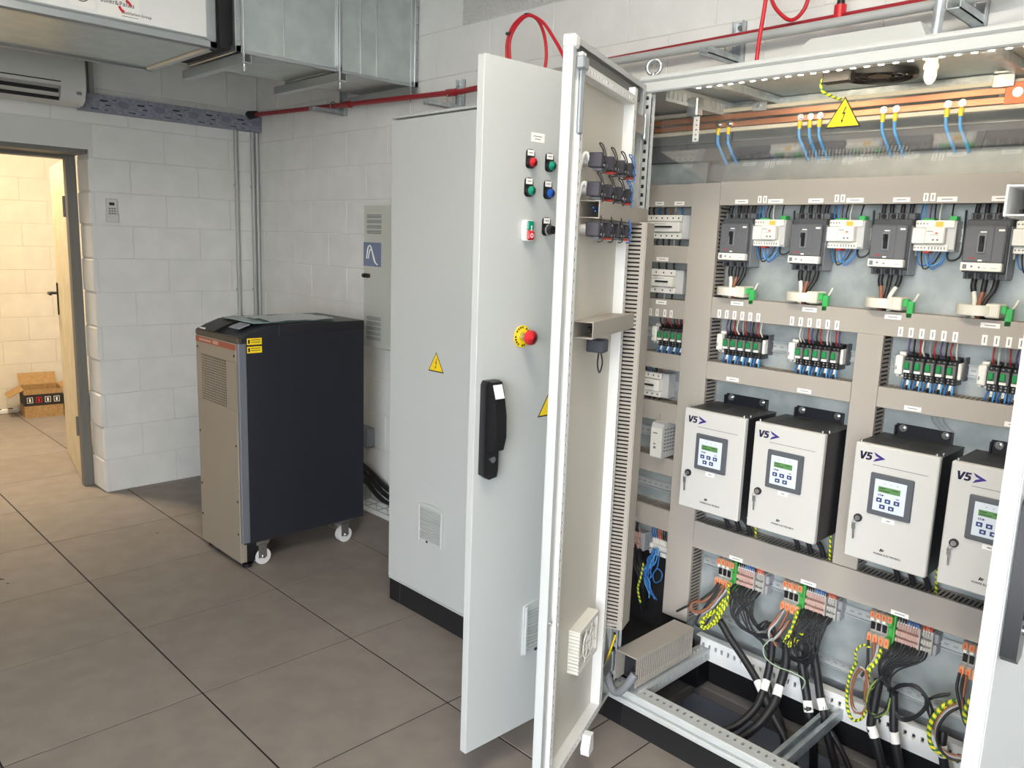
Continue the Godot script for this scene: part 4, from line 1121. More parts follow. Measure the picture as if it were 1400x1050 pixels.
	for r in rows:
		for x in r[1]:
			var o := thing("contact_block", "black contact block inside the open door, " + ["upper row above the duct", "lower row above the duct", "row below the duct"][kk / 4], "contact block", Vector3.ZERO, 0.0, "contact blocks, " + ["upper row", "middle row", "lowest row"][kk / 4])
			o.transform = T3 * Transform3D(Basis(), V(x, r[0], -0.0047))
			part(o, "collar", MB.new().cyl(V(0, 0, 0), V(0, 0, -0.018), 0.014, -1, 12), M.device_grey)
			part(o, "block", MB.new().box(V(-0.019, -0.018, -0.054), V(0.019, 0.018, -0.018), 0.003), mat("3a3840", 0.5))
			part(o, "screws", MB.new().cyl(V(-0.01, -0.012, -0.0565), V(-0.01, -0.012, -0.058), 0.0035, -1, 8).cyl(V(0.01, -0.012, -0.0565), V(0.01, -0.012, -0.058), 0.0035, -1, 8).cyl(V(0.01, 0.012, -0.0565), V(0.01, 0.012, -0.058), 0.0035, -1, 8), M.steel)
			part(o, "wire_tag", MB.new().box(V(-0.012, -0.024, -0.052), V(0.012, -0.019, -0.03)), M.w_red if kk % 2 else M.mccb)
			var up := 1.0 if r[0] > 1.6 else -1.0
			part(o, "wire", MB.new().tube(cr([V(0.004, -0.018 * up, -0.045), V(0.014, 0.006 * up, -0.062), V(0.01, 0.035 * up, -0.052), V(0.002, 0.04 * up, -0.04), V(-0.004, 0.02 * up, -0.05), V(-0.004, -0.024 * up, -0.057), V(0.0, -0.03 * up, -0.045)], 5), 0.0017, 5), [M.w_black, M.w_black, M.w_black, M.w_blue][kk % 4])
			kk += 1
	for y in [1.77, 1.7]:
		var o := thing("cable_clip", "white bent adhesive cable clip on the open door", "clip", Vector3.ZERO, 0.0, "clips on the open door")
		o.transform = T3 * Transform3D(Basis(), V(0.475, y, -0.0047))
		part(o, "strap", MB.new().tube(cr([V(0, -0.018, 0), V(0.0, 0.015, -0.008), V(-0.006, 0.018, -0.016), V(-0.018, -0.012, -0.022)], 5), 0.005, 6), M.white)
	var mc := thing("door_contact", "small dark plug with wire loop under lower door duct", "switch")
	mc.transform = T3 * Transform3D(Basis(), V(0.34, 1.29, -0.0047))
	part(mc, "plug", MB.new().box(V(-0.02, 0.0, -0.05), V(0.02, 0.035, 0.0), 0.003), mat("3a3c46", 0.5))
	part(mc, "loop", MB.new().tube(cr([V(0, 0, -0.03), V(0.02, -0.03, -0.035), V(0.0, -0.055, -0.035), V(-0.02, -0.03, -0.035), V(-0.015, 0.0, -0.03)], 6), 0.0022, 5), M.w_black)
	# earthing strap and hose at the hinge bottom
	one("earth_strap", "yellow earth wire linking door and cabinet frame", "wire", MB.new().tube(cr(P([3.491, 0.120, 0.600, 3.506, 0.204, 0.610, 3.530, 0.291, 0.610, 3.537, 0.334, 0.600]), 6), 0.0035, 6), M.yellow)
	one("cable_hose", "grey corrugated hose crossing from the door to cabinet", "hose", MB.new().tube(cr(P([3.481, 0.353, 0.585, 3.497, 0.232, 0.590, 3.519, 0.167, 0.600, 3.552, 0.139, 0.600, 3.583, 0.171, 0.590, 3.600, 0.212, 0.570]), 8), 0.014, 10), mat("77797d", 0.6))
	# right leaf
	var d4 := sheet_door(c, V(4.672 - 3.47, 0, 0.59), deg_to_rad(93.3), -1.0, 0.57)
	swing_handle(d4, V(-0.527, 0.934, 0.0))
	var T4 := Transform3D(Basis(Vector3.UP, deg_to_rad(93.3)), V(4.672, 0, 0.59))
	var o4 := thing("cable_duct", "beige duct end with dark wires on right cabinet door", "cable duct")
	o4.transform = T4 * Transform3D(Basis(), V(0, 1.64, -0.0047))
	part(o4, "base", MB.new().box(V(-0.485, 0, -0.002), V(-0.1, 0.048, 0.0)).box(V(-0.485, 0, -0.086), V(-0.1, 0.0025, -0.002)).box(V(-0.485, 0.0455, -0.086), V(-0.1, 0.048, -0.002)), M.white)
	part(o4, "lid", MB.new().box(V(-0.485, -0.001, -0.09), V(-0.1, 0.049, -0.0865), 0.001), M.white)
	for k in 4:
		part(o4, "wire", MB.new().tube(cr([V(-0.46, 0.008 + k * 0.008, -0.07 + k * 0.012), V(-0.3, 0.03, -0.02 - k * 0.006), V(-0.15, 0.02, -0.03)], 4), 0.0035, 5), M.w_black)

# slotted wiring duct on the mounting plate: x0, y0 lower left corner, upright or level
func wiring_duct(x0: float, y0: float, w: float, h: float, label: String, tags := [], depth := 0.08) -> Node3D:
	var o := thing("wiring_duct", label, "wiring duct", V(x0, y0, 0.1))
	var sd := MB.new()
	var level := w > h
	var n := int((w if level else h) / 0.0125)
	sd.box(V(0, 0, 0), V(w, h, 0.002))
	if level:
		for y in [0.001, h - 0.001]:
			sd.perf(V(0, y, depth - 0.006) if y > 0.01 else V(0, y, 0.002), V(w, 0, 0), V(0, 0, -(depth - 0.008)) if y > 0.01 else V(0, 0, depth - 0.008), n, 1, 0.42, 0.8, 0.0015)
	else:
		for x in [0.001, w - 0.001]:
			sd.perf(V(x, 0, depth - 0.006) if x > 0.01 else V(x, 0, 0.002), V(0, h, 0), V(0, 0, -(depth - 0.008)) if x < 0.01 else V(0, 0, -(depth - 0.008)), n, 1, 0.42, 0.8, 0.0015)
	part(o, "slotted_base", sd, M.trunk_dark)
	part(o, "cover", MB.new().box(V(-0.001, -0.001, depth - 0.004), V(w + 0.001, h + 0.001, depth), 0.001).box(V(-0.001, -0.001, depth - 0.012), V(w + 0.001, 0.0, depth - 0.004)).box(V(-0.001, h, depth - 0.012), V(w + 0.001, h + 0.001, depth - 0.004)), M.trunk)
	part(o, "wire_fill", MB.new().box(V(0.004, 0.006, 0.004), V(w - 0.004, h - 0.006, depth - 0.03), 0.003), M.rubber)
	for t in tags:
		part(o, "label", MB.new().box(V(t[0] - x0, t[1] - y0, depth + 0.0002), V(t[0] + t[2] - x0, t[1] + t[3] - y0, depth + 0.001)), M.label)
		var pm := MB.new()
		if t[2] > t[3]: pm.box(V(t[0] - x0 + t[2] * 0.22, t[1] - y0 + t[3] * 0.42, depth + 0.001), V(t[0] + t[2] * 0.78 - x0, t[1] + t[3] * 0.58 - y0, depth + 0.0013))
		else: pm.box(V(t[0] - x0 + t[2] * 0.4, t[1] - y0 + t[3] * 0.2, depth + 0.001), V(t[0] + t[2] * 0.6 - x0, t[1] + t[3] * 0.8 - y0, depth + 0.0013))
		part(o, "label_print", pm, M.ink_grey)
	return o

func din_rail(x0: float, x1: float, y: float, label: String, z := 0.1) -> void:
	var m := MB.new()
	m.perf(V(x0, y - 0.0135, z + 0.002), V(x1 - x0, 0, 0), V(0, 0.027, 0), int((x1 - x0) / 0.025), 1, 0.5, 0.22, 0.001)
	m.box(V(x0, y - 0.0175, z + 0.0065), V(x1, y - 0.0125, z + 0.0075)).box(V(x0, y + 0.0125, z + 0.0065), V(x1, y + 0.0175, z + 0.0075))
	m.box(V(x0, y - 0.0135, z + 0.0005), V(x1, y - 0.0125, z + 0.0075)).box(V(x0, y + 0.0125, z + 0.0005), V(x1, y + 0.0135, z + 0.0075))
	one("din_rail", label, "din rail", m, M.steel_bright)

func wire(called: String, label: String, group: String, pts: Array, r: float, m: Material, n := 5, seg := 6) -> void:
	one(called, label, "wire", MB.new().tube(cr(pts, n), r, seg), m, group)

func make_breaker() -> Node3D:
	var o := thing("circuit_breaker", "dark grey moulded circuit breaker", "circuit breaker", Vector3.ZERO, 0.0, "moulded breakers in a row")
	part(o, "body", MB.new().box(V(0.0, 0.0, 0.0), V(0.105, 0.138, 0.07), 0.003), M.mccb_dark)
	part(o, "front_cover", MB.new().box(V(0.002, 0.026, 0.07), V(0.075, 0.122, 0.086), 0.004).box(V(0.055, 0.026, 0.07), V(0.1, 0.122, 0.084), 0.003), M.mccb)
	part(o, "toggle_well", MB.new().box(V(0.036, 0.05, 0.086), V(0.058, 0.102, 0.089), 0.001), mat("75777b", 0.5))
	part(o, "toggle", MB.new().box(V(0.041, 0.055, 0.0885), V(0.053, 0.096, 0.092), 0.002).box(V(0.043, 0.08, 0.09), V(0.051, 0.096, 0.102), 0.002), M.black)
	part(o, "trip_unit", MB.new().box(V(0.002, 0.004, 0.07), V(0.1, 0.026, 0.089), 0.002), M.strip)
	part(o, "trip_print", MB.new().box(V(0.008, 0.009, 0.0891), V(0.018, 0.021, 0.0894)).cyl(V(0.03, 0.016, 0.089), V(0.03, 0.016, 0.0905), 0.003, -1, 8).cyl(V(0.048, 0.014, 0.089), V(0.048, 0.014, 0.0905), 0.0025, -1, 8).box(V(0.058, 0.012, 0.0891), V(0.066, 0.013, 0.0894)).box(V(0.075, 0.012, 0.0891), V(0.09, 0.013, 0.0894)), M.ink_grey)
	for q in [[0.082, 0.108, 0.014, 0.005, 0.084], [0.042, 0.03, 0.01, 0.004, 0.086], [0.04, 0.104, 0.015, 0.003, 0.0862]]: part(o, "badge", MB.new().box(V(q[0], q[1], q[4]), V(q[0] + q[2], q[1] + q[3], q[4] + 0.0006)), M.label)
	part(o, "logo", MB.new().box(V(0.02, 0.036, 0.0861), V(0.034, 0.039, 0.0866)), M.w_red)
	for y in [-0.018, 0.138]:
		var tb := MB.new()
		tb.box(V(0.006, y, 0.0), V(0.105, y + 0.018, 0.05), 0.002)
		for k in 4: tb.box(V(0.004 + k * 0.026, y, 0.05), V(0.01 + k * 0.026, y + 0.018, 0.06), 0.001)
		part(o, "terminal_block", tb, M.mccb)
		var sc := MB.new()
		for k in 3: sc.cyl(V(0.02 + k * 0.027, y + 0.009, 0.05), V(0.02 + k * 0.027, y + 0.009, 0.053), 0.007, -1, 10)
		part(o, "terminal_screw", sc, M.black)
	part(o, "clear_barrier", MB.new().box(V(0.107, -0.015, 0.01), V(0.109, 0.12, 0.07)), M.barrier)
	return o

func make_relay_module() -> Node3D:
	var o := thing("protection_relay", "white earth leakage protection relay module", "relay", Vector3.ZERO, 0.0, "white protection relays between the breakers")
	part(o, "body", MB.new().box(V(0, 0, 0), V(0.108, 0.084, 0.045), 0.002), M.device_grey)
	part(o, "upper_terminals", MB.new().box(V(0.004, 0.064, 0.04), V(0.104, 0.084, 0.056), 0.002), M.device)
	part(o, "lower_terminals", MB.new().box(V(0.004, 0.0, 0.04), V(0.094, 0.019, 0.056), 0.002), M.device)
	part(o, "switch_face", MB.new().box(V(0.0, 0.02, 0.045), V(0.034, 0.063, 0.066), 0.002), M.device)
	part(o, "relay_face", MB.new().box(V(0.035, 0.02, 0.045), V(0.084, 0.066, 0.068), 0.003), M.device)
	part(o, "side_cover", MB.new().box(V(0.085, 0.004, 0.03), V(0.108, 0.082, 0.05), 0.002), M.device_grey)
	part(o, "left_clip", MB.new().box(V(-0.006, 0.034, 0.035), V(0.0, 0.054, 0.056), 0.001).box(V(-0.004, -0.014, 0.0), V(0.003, 0.02, 0.03), 0.001), M.device)
	var sc := MB.new()
	for k in 4:
		sc.cyl(V(0.009 + k * 0.0085, 0.075, 0.056), V(0.009 + k * 0.0085, 0.075, 0.0565), 0.0022, -1, 8)
		sc.cyl(V(0.009 + k * 0.0085, 0.009, 0.056), V(0.009 + k * 0.0085, 0.009, 0.0565), 0.0022, -1, 8)
	for k in 6: sc.box(V(0.044 + k * 0.008, 0.005, 0.056), V(0.047 + k * 0.008, 0.012, 0.0564))
	for k in 2: sc.cyl(V(0.058 + k * 0.011, 0.031, 0.068), V(0.058 + k * 0.011, 0.031, 0.07), 0.0028, -1, 10)
	sc.box(V(0.04, 0.053, 0.0681), V(0.056, 0.055, 0.0684)).box(V(0.048, 0.044, 0.0681), V(0.07, 0.045, 0.0684))
	part(o, "screws_and_print", sc, M.ink_grey)
	part(o, "yellow_label", MB.new().box(V(0.056, 0.067, 0.056), V(0.076, 0.08, 0.0568)), mat("e3b94a", 0.5))
	part(o, "test_button", MB.new().box(V(0.062, 0.047, 0.068), V(0.068, 0.051, 0.0695)), M.w_orange)
	part(o, "green_plug", MB.new().box(V(0.02, 0.084, 0.02), V(0.048, 0.089, 0.05)).box(V(0.088, 0.084, 0.02), V(0.106, 0.096, 0.05), 0.001), M.green)
	part(o, "red_plug", MB.new().box(V(0.03, -0.006, 0.02), V(0.045, 0.0, 0.052), 0.001), M.w_red)
	return o

func make_toroid() -> Node3D:
	var o := thing("current_transformer", "white ring current transformer with green plug", "transformer", Vector3.ZERO, 0.0, "ring transformers below the breakers")
	part(o, "ring", MB.new().lathe([Vector2(0.03, 0.0), Vector2(0.051, 0.0), Vector2(0.053, 0.003), Vector2(0.053, 0.024), Vector2(0.051, 0.027), Vector2(0.03, 0.027), Vector2(0.03, 0.0)], V(0.053, 0, 0.06), Vector3.UP, 30), M.ivory)
	part(o, "terminal_box", MB.new().box(V(0.078, -0.004, 0.03), V(0.112, 0.032, 0.098), 0.003), M.ivory)
	part(o, "foot", MB.new().box(V(0.04, 0.0, 0.0), V(0.066, 0.022, 0.02), 0.002), M.ivory)
	part(o, "green_plug", MB.new().box(V(0.112, 0.008, 0.06), V(0.124, 0.028, 0.085), 0.001).box(V(0.122, -0.024, 0.062), V(0.138, 0.022, 0.08), 0.001), M.green)
	part(o, "lead", MB.new().tube(cr([V(0.134, 0.02, 0.07), V(0.141, 0.03, 0.075), V(0.146, 0.045, 0.07)], 4), 0.003, 6), M.w_white)
	return o

func make_relay() -> Node3D:
	var o := thing("control_relay", "black plug-in relay with green tab", "relay", Vector3.ZERO, 0.0, "plug-in relays with green tabs")
	part(o, "socket", MB.new().box(V(0.001, -0.022, 0), V(0.0275, 0.055, 0.028), 0.001).box(V(0.001, -0.022, 0.028), V(0.0275, -0.002, 0.045), 0.001).box(V(0.001, 0.034, 0.028), V(0.0275, 0.045, 0.048), 0.001).box(V(0.001, 0.046, 0.02), V(0.0275, 0.055, 0.036), 0.001), M.black)
	part(o, "coil_block", MB.new().box(V(0.003, -0.001, 0.028), V(0.025, 0.034, 0.056), 0.001), mat("6d6e6c", 0.35))
	part(o, "green_tab", MB.new().box(V(0.005, 0.01, 0.056), V(0.018, 0.03, 0.066), 0.002), M.relay_green)
	part(o, "tag", MB.new().box(V(0.004, 0.0, 0.056), V(0.02, 0.007, 0.06)), M.label)
	var sc := MB.new()
	for q in [[0.007, -0.008], [0.018, -0.008], [0.007, -0.016], [0.018, -0.016]]: sc.cyl(V(q[0], q[1], 0.045), V(q[0], q[1], 0.0458), 0.0026, -1, 7)
	for q in [[0.007, 0.04], [0.02, 0.04]]: sc.cyl(V(q[0], q[1], 0.048), V(q[0], q[1], 0.0488), 0.0022, -1, 7)
	part(o, "screws", sc, M.steel)
	return o

func make_power_terminal(green: bool) -> Node3D:
	var o := thing("power_terminal", "", "terminal", Vector3.ZERO, 0.0)
	var m: Material = M.pe_green if green else M.term
	part(o, "body", MB.new().box(V(0, -0.06, 0), V(0.0165, 0.045, 0.03), 0.001).box(V(0, 0.012, 0.03), V(0.0165, 0.045, 0.044), 0.002).box(V(0, -0.06, 0.03), V(0.0165, -0.026, 0.05), 0.002), m)
	part(o, "upper_lever", MB.new().box(V(0.0015, 0.022, 0.044), V(0.015, 0.044, 0.049), 0.001), M.orange)
	part(o, "lever_slot", MB.new().box(V(0.006, 0.028, 0.049), V(0.0105, 0.038, 0.0494)), M.w_orange)
	part(o, "lower_lever", MB.new().box(V(0.0015, -0.057, 0.05), V(0.015, -0.027, 0.055), 0.001), M.orange)
	part(o, "lever_slot", MB.new().box(V(0.006, -0.046, 0.055), V(0.0105, -0.034, 0.0554)), M.w_orange)
	part(o, "marker", MB.new().box(V(0.004, 0.013, 0.044), V(0.0125, 0.022, 0.0465)), M.label if not green else M.pe_green)
	part(o, "test_slot", MB.new().box(V(0.002, -0.02, 0.03), V(0.0145, 0.004, 0.034), 0.001), M.black if not green else M.pe_green)
	return o

func make_drive() -> Node3D:
	var o := thing("drive_unit", "grey soft starter box", "drive", Vector3.ZERO, 0.0, "soft starter boxes in a row")
	var W := 0.224
	var H := 0.338
	part(o, "body", MB.new().box(V(0.002, 0.0, 0.0), V(W - 0.002, H - 0.004, 0.178), 0.002), M.v5_body)
	part(o, "top_plate", MB.new().box(V(0.0, H - 0.004, 0.0), V(W, H - 0.001, 0.18), 0.001), M.v5_top)
	var sl := MB.new()
	for r in 2:
		for k in 6:
			if r == 1 and k < 2: continue
			sl.box(V(0.03 + r * 0.09, H - 0.0012, 0.03 + k * 0.018), V(0.1 + r * 0.09, H - 0.0006, 0.038 + k * 0.018))
	part(o, "top_slots", sl, M.black)
	part(o, "door", MB.new().box(V(0.0, 0.0, 0.18), V(W, H, 0.2), 0.003), M.v5_face)
	var br := Node3D.new()
	br.name = "mounting_bracket"
	o.add_child(br)
	part(br, "flange", MB.new().box(V(0.036, H - 0.006, 0.0), V(0.192, H + 0.034, 0.004), 0.001).box(V(0.036, H - 0.006, 0.0), V(0.04, H + 0.03, 0.02)).box(V(0.188, H - 0.006, 0.0), V(0.192, H + 0.03, 0.02)), mat("1c1e26", 0.4))
	for x in [0.056, 0.172]:
		part(br, "bolt", MB.new().cyl(V(x, H + 0.022, 0.004), V(x, H + 0.022, 0.007), 0.011, -1, 16).cyl(V(x, H + 0.022, 0.007), V(x, H + 0.022, 0.014), 0.007, 0.006, 6), M.steel)
	for q in [V(0.012, H, 0.19), V(W - 0.012, H, 0.19), V(W - 0.006, H - 0.002, 0.16)]: part(o, "corner_screw", MB.new().cyl(q, q + V(0, 0.008, 0), 0.004, -1, 8), M.steel)
	var dp := Node3D.new()
	dp.name = "display_panel"
	o.add_child(dp)
	part(dp, "bezel", MB.new().box(V(0.053, 0.142, 0.2), V(0.17, 0.262, 0.207), 0.003), M.bezel)
	part(dp, "keypad", MB.new().box(V(0.068, 0.157, 0.207), V(0.153, 0.247, 0.2085), 0.001), M.keypad)
	part(dp, "lcd", MB.new().box(V(0.079, 0.212, 0.2085), V(0.138, 0.228, 0.2092)), M.lcd)
	part(dp, "lcd_text", MB.new().box(V(0.083, 0.222, 0.2092), V(0.098, 0.2245, 0.2094)).box(V(0.083, 0.2155, 0.2092), V(0.11, 0.218, 0.2094)).box(V(0.115, 0.222, 0.2092), V(0.132, 0.2245, 0.2094)), mat("33552f", 0.5))
	for q in [[0.077, 0.183], [0.1, 0.183], [0.124, 0.183], [0.087, 0.165], [0.111, 0.165]]:
		part(dp, "key", MB.new().box(V(q[0], q[1], 0.2085), V(q[0] + 0.015, q[1] + 0.012, 0.2098), 0.0005), M.key_blue)
		part(dp, "key_print", MB.new().box(V(q[0] + 0.005, q[1] + 0.004, 0.2098), V(q[0] + 0.01, q[1] + 0.008, 0.21)), M.keypad)
	text(dp, "print", "V5", 0.0085, M.v5_blue, V(0.079, 0.2035, 0.2086))
	part(dp, "print", MB.new().prism(PackedVector2Array([Vector2(0.09, 0.2005), Vector2(0.097, 0.2035), Vector2(0.09, 0.2065)]), 0.2086, 0.209).box(V(0.128, 0.2, 0.2086), V(0.137, 0.202, 0.209)).box(V(0.094, 0.236, 0.2086), V(0.096, 0.238, 0.209)).box(V(0.111, 0.236, 0.2086), V(0.113, 0.238, 0.209)).box(V(0.128, 0.236, 0.2086), V(0.13, 0.238, 0.209)), M.v5_blue)
	for e in 4: text(o, "logo_text", "V5", 0.03, M.v5_blue, V(0.0145 + (e % 2) * 0.0014, 0.303 + (e / 2) * 0.0009, 0.2002), Basis(V(1, 0, 0), V(0.15, 1, 0), V(0, 0, 1)), true, 1.0)
	part(o, "logo_arrow", MB.new().prism(PackedVector2Array([Vector2(0.0535, 0.29), Vector2(0.086, 0.3035), Vector2(0.0535, 0.318), Vector2(0.06, 0.308), Vector2(0.07, 0.304), Vector2(0.06, 0.3)]), 0.2002, 0.2007), M.v5_purple)
	part(o, "rule", MB.new().box(V(0.053, 0.2815, 0.2002), V(0.2, 0.283, 0.2006)), M.ink_grey)
	text(o, "maker_text", "POWER ELECTRONICS", 0.0072, M.ink, V(0.083, 0.031, 0.2002), Basis(), true)
	part(o, "maker_emblem", MB.new().at(V(0.098, 0.04, 0.2002), Basis(V(1, 0, 0), V(0.4, 1, 0), V(0, 0, 1))).box(V(0, 0, 0), V(0.004, 0.008, 0.0004)).box(V(0.005, 0.0, 0), V(0.008, 0.007, 0.0004)).box(V(0.009, 0.0, 0), V(0.0105, 0.007, 0.0004)), M.ink)
	part(o, "name_label", MB.new().box(V(0.096, 0.125, 0.2002), V(0.129, 0.138, 0.2008)), M.label)
	part(o, "label_print", MB.new().box(V(0.107, 0.13, 0.2008), V(0.118, 0.133, 0.201)), M.ink_grey)
	var lk := Node3D.new()
	lk.name = "lock"
	o.add_child(lk)
	part(lk, "barrel", MB.new().cyl(V(0.031, 0.121, 0.2), V(0.031, 0.121, 0.206), 0.0115, -1, 18), M.black)
	part(lk, "cylinder", MB.new().cyl(V(0.031, 0.121, 0.206), V(0.031, 0.121, 0.208), 0.0075, -1, 14), M.steel)
	part(lk, "key_ring", MB.new().ring(V(0.025, 0.11, 0.212), V(1, 0, 0.5).normalized(), 0.007, 0.0012, 14, 5), M.steel)
	part(lk, "key", MB.new().at(V(0.023, 0.105, 0.21), Basis(Vector3.BACK, 0.06)).box(V(-0.005, -0.018, -0.001), V(0.005, 0.0, 0.001)).box(V(-0.0025, -0.046, -0.0008), V(0.0025, -0.018, 0.0008)), M.steel)
	return o

func build_panel() -> void:
	# trunking on the plates
	wiring_duct(3.43, 0.24, 0.104, 1.547, "wide upright grey duct beside the drive units")
	var t1 := []
	for k in 4:
		var x := 3.594 + k * 0.248
		t1.append([x, 1.7195, 0.046, 0.013])
		t1.append([x + 0.08, 1.721, 0.013, 0.022])
		t1.append([x + 0.098, 1.721, 0.013, 0.022])
		t1.append([x + 0.116, 1.7195, 0.05, 0.013])
	wiring_duct(3.537, 1.716, 1.085, 0.074, "top level grey duct above the breakers with white labels", t1)
	var t2 := []
	for k in 4: t2.append([3.608 + k * 0.248, 1.393, 0.046, 0.013])
	for k in 6: t2.append([3.562 + k * 0.0285, 1.347, 0.013, 0.027])
	for k in 6: t2.append([3.82 + k * 0.0285, 1.347, 0.013, 0.027])
	for k in 6: t2.append([4.146 + k * 0.0285, 1.347, 0.013, 0.027])
	for k in 6: t2.append([4.36 + k * 0.0285, 1.347, 0.013, 0.027])
	wiring_duct(3.537, 1.345, 1.085, 0.068, "level grey duct between breakers and green tabbed relays", t2)
	wiring_duct(3.537, 1.137, 0.493, 0.058, "level grey duct above the two left drive units", [[3.615, 1.141, 0.046, 0.013], [3.865, 1.141, 0.046, 0.013]])
	wiring_duct(4.11, 1.137, 0.512, 0.058, "level grey duct above the two right drive units", [[4.187, 1.141, 0.046, 0.013], [4.44, 1.141, 0.046, 0.013]])
	wiring_duct(4.033, 0.63, 0.074, 0.713, "upright grey duct between the drive units")
	wiring_duct(3.537, 0.53, 1.085, 0.095, "level grey duct below the drive units with labels", [[3.683, 0.5305, 0.05, 0.014], [3.94, 0.5305, 0.05, 0.014], [4.22, 0.5305, 0.05, 0.014], [4.49, 0.5305, 0.05, 0.014]])
	var ly := [[1.712, 0.073], [1.521, 0.057], [1.328, 0.063], [1.145, 0.054], [0.955, 0.067], [0.761, 0.06], [0.553, 0.077]]
	var ll := ["top short duct in the left column above wide breaker", "short duct under the wide breaker in left column", "short duct above dark relays in left column", "short duct below dark relays in left column", "short duct above the white power supply", "short duct above the empty rail in left column", "lowest short duct above the blue wires"]
	var lt := [[[3.28, 1.716, 0.036, 0.013], [3.36, 1.716, 0.04, 0.013]], [[3.3, 1.525, 0.05, 0.013]], [[3.31, 1.373, 0.045, 0.014], [3.283, 1.33, 0.012, 0.026], [3.312, 1.33, 0.012, 0.026], [3.345, 1.33, 0.012, 0.026], [3.372, 1.33, 0.012, 0.026]], [], [], [], [[3.235, 0.557, 0.05, 0.013]]]
	for k in 7: wiring_duct(2.95, ly[k][0], 0.478, ly[k][1], ll[k], lt[k])
	# side duct low on the left of the opening, lying along the depth
	var sd := thing("wiring_duct", "beige slotted duct lying at the bottom left of open cabinet", "wiring duct", V(3.525, 0.165, 0.245))
	part(sd, "cover", MB.new().box(V(-0.001, 0.1, 0), V(0.083, 0.104, 0.33), 0.001), M.trunk)
	part(sd, "slotted_side", MB.new().perf(V(0.08, 0.0, 0.33), V(0, 0, -0.33), V(0, 0.1, 0), 30, 1, 0.42, 0.84, 0.002).box(V(0, 0, 0), V(0.002, 0.1, 0.33)), M.trunk)
	part(sd, "wire_fill", MB.new().box(V(0.012, 0.004, 0.004), V(0.055, 0.08, 0.3), 0.004), M.ink)
	# rails
	din_rail(3.55, 4.62, 1.632, "din rail behind the breakers and white protection relays")
	din_rail(3.545, 4.03, 1.265, "din rail carrying the two left relay groups")
	din_rail(4.115, 4.62, 1.265, "din rail carrying the two right relay groups")
	din_rail(3.54, 4.62, 0.462, "din rail carrying the orange terminal groups")
	din_rail(3.6, 4.62, 0.27, "lower din rail behind the hanging cables")
	for q in [[1.645, "din rail behind the wide breaker in left column"], [1.452, "din rail behind the second breaker in left column"], [1.265, "din rail behind the dark relays in left column"], [1.075, "din rail behind the third breaker in left column"], [0.89, "din rail behind the white power supply"], [0.69, "empty din rail in the left column"], [0.455, "din rail of the lowest terminals in left column"]]:
		din_rail(2.96, 3.425, q[0], q[1])
	# breakers, protection relays, ring transformers
	var pos := ["beside the wide upright duct", "second along the breaker row", "third along the breaker row", "beside the right cabinet door"]
	var mb0 := make_breaker()
	var pr0 := make_relay_module()
	var ct0 := make_toroid()
	for k in 4:
		var x := 3.549 + k * 0.245
		var lab := "dark grey moulded breaker with white trip unit, %s" % pos[k]
		if k == 0:
			mb0.position = V(x, 1.535, 0.1)
			mb0.set_meta("label", lab)
		else: copy(mb0, "circuit_breaker", V(x, 1.535, 0.1), lab)
		var px := 3.652 + k * 0.247
		var pl := "white earth leakage relay to the right of breaker %s" % pos[k]
		if k == 0:
			pr0.position = V(px, 1.587, 0.1)
			pr0.set_meta("label", pl)
		else: copy(pr0, "protection_relay", V(px, 1.587, 0.1), pl)
		var tl := "white ring transformer with green plug below breaker %s" % pos[k]
		if k == 0:
			ct0.position = V(3.549, 1.424, 0.1)
			ct0.set_meta("label", tl)
		else: copy(ct0, "current_transformer", V(x, 1.424, 0.1), tl)
	# relay groups
	var r0 := make_relay()
	var first := true
	for g in [[3.554, 5, "control relay with green tab in group beside wide duct"], [3.812, 5, "control relay with green tab in group left of upright duct"], [4.14, 5, "control relay with green tab in group right of upright duct"], [4.355, 5, "control relay with green tab in group beside right door"], [3.285, 4, "control relay with green tab in the left column"]]:
		var pm := thing("relay_power_module", "white end module of " + g[2].trim_prefix("control relay with green tab in "), "module", V(g[0], 1.236, 0.1))
		part(pm, "case", MB.new().box(V(0, 0, 0), V(0.021, 0.055, 0.062), 0.003).box(V(0.0, -0.008, 0), V(0.021, 0.0, 0.045), 0.002).box(V(0.002, 0.055, 0), V(0.021, 0.064, 0.04), 0.002), M.device)
		part(pm, "slot", MB.new().box(V(0.004, 0.014, 0.062), V(0.007, 0.024, 0.0625)), M.ink_grey)
		part(pm, "screw", MB.new().cyl(V(0.012, -0.004, 0.045), V(0.012, -0.004, 0.046), 0.003, -1, 8), M.ink_grey)
		for k in g[1]:
			var p := V(g[0] + 0.0215 + k * 0.0283, 1.244, 0.1)
			var lb: String = g[2].replace("control relay with green tab", "green tabbed relay, %s from the white end module," % ["first", "second", "third", "fourth", "fifth"][k])
			var gn: String = g[2].replace("control relay with green tab", "relays").replace("the ", "")
			if first:
				r0.position = p
				r0.set_meta("label", lb)
				r0.set_meta("group", gn)
				first = false
			else: copy(r0, "control_relay", p, lb, gn)
		var ec := thing("end_clamp", "grey end clamp closing " + g[2].trim_prefix("control relay with green tab in "), "clamp", V(g[0] + 0.0215 + g[1] * 0.0283, 1.236, 0.1))
		part(ec, "block", MB.new().box(V(0, 0.004, 0), V(0.009, 0.05, 0.05), 0.002), M.device)
		part(ec, "hook", MB.new().box(V(0.009, 0.0, 0), V(0.014, 0.066, 0.03), 0.001), M.mccb_dark)
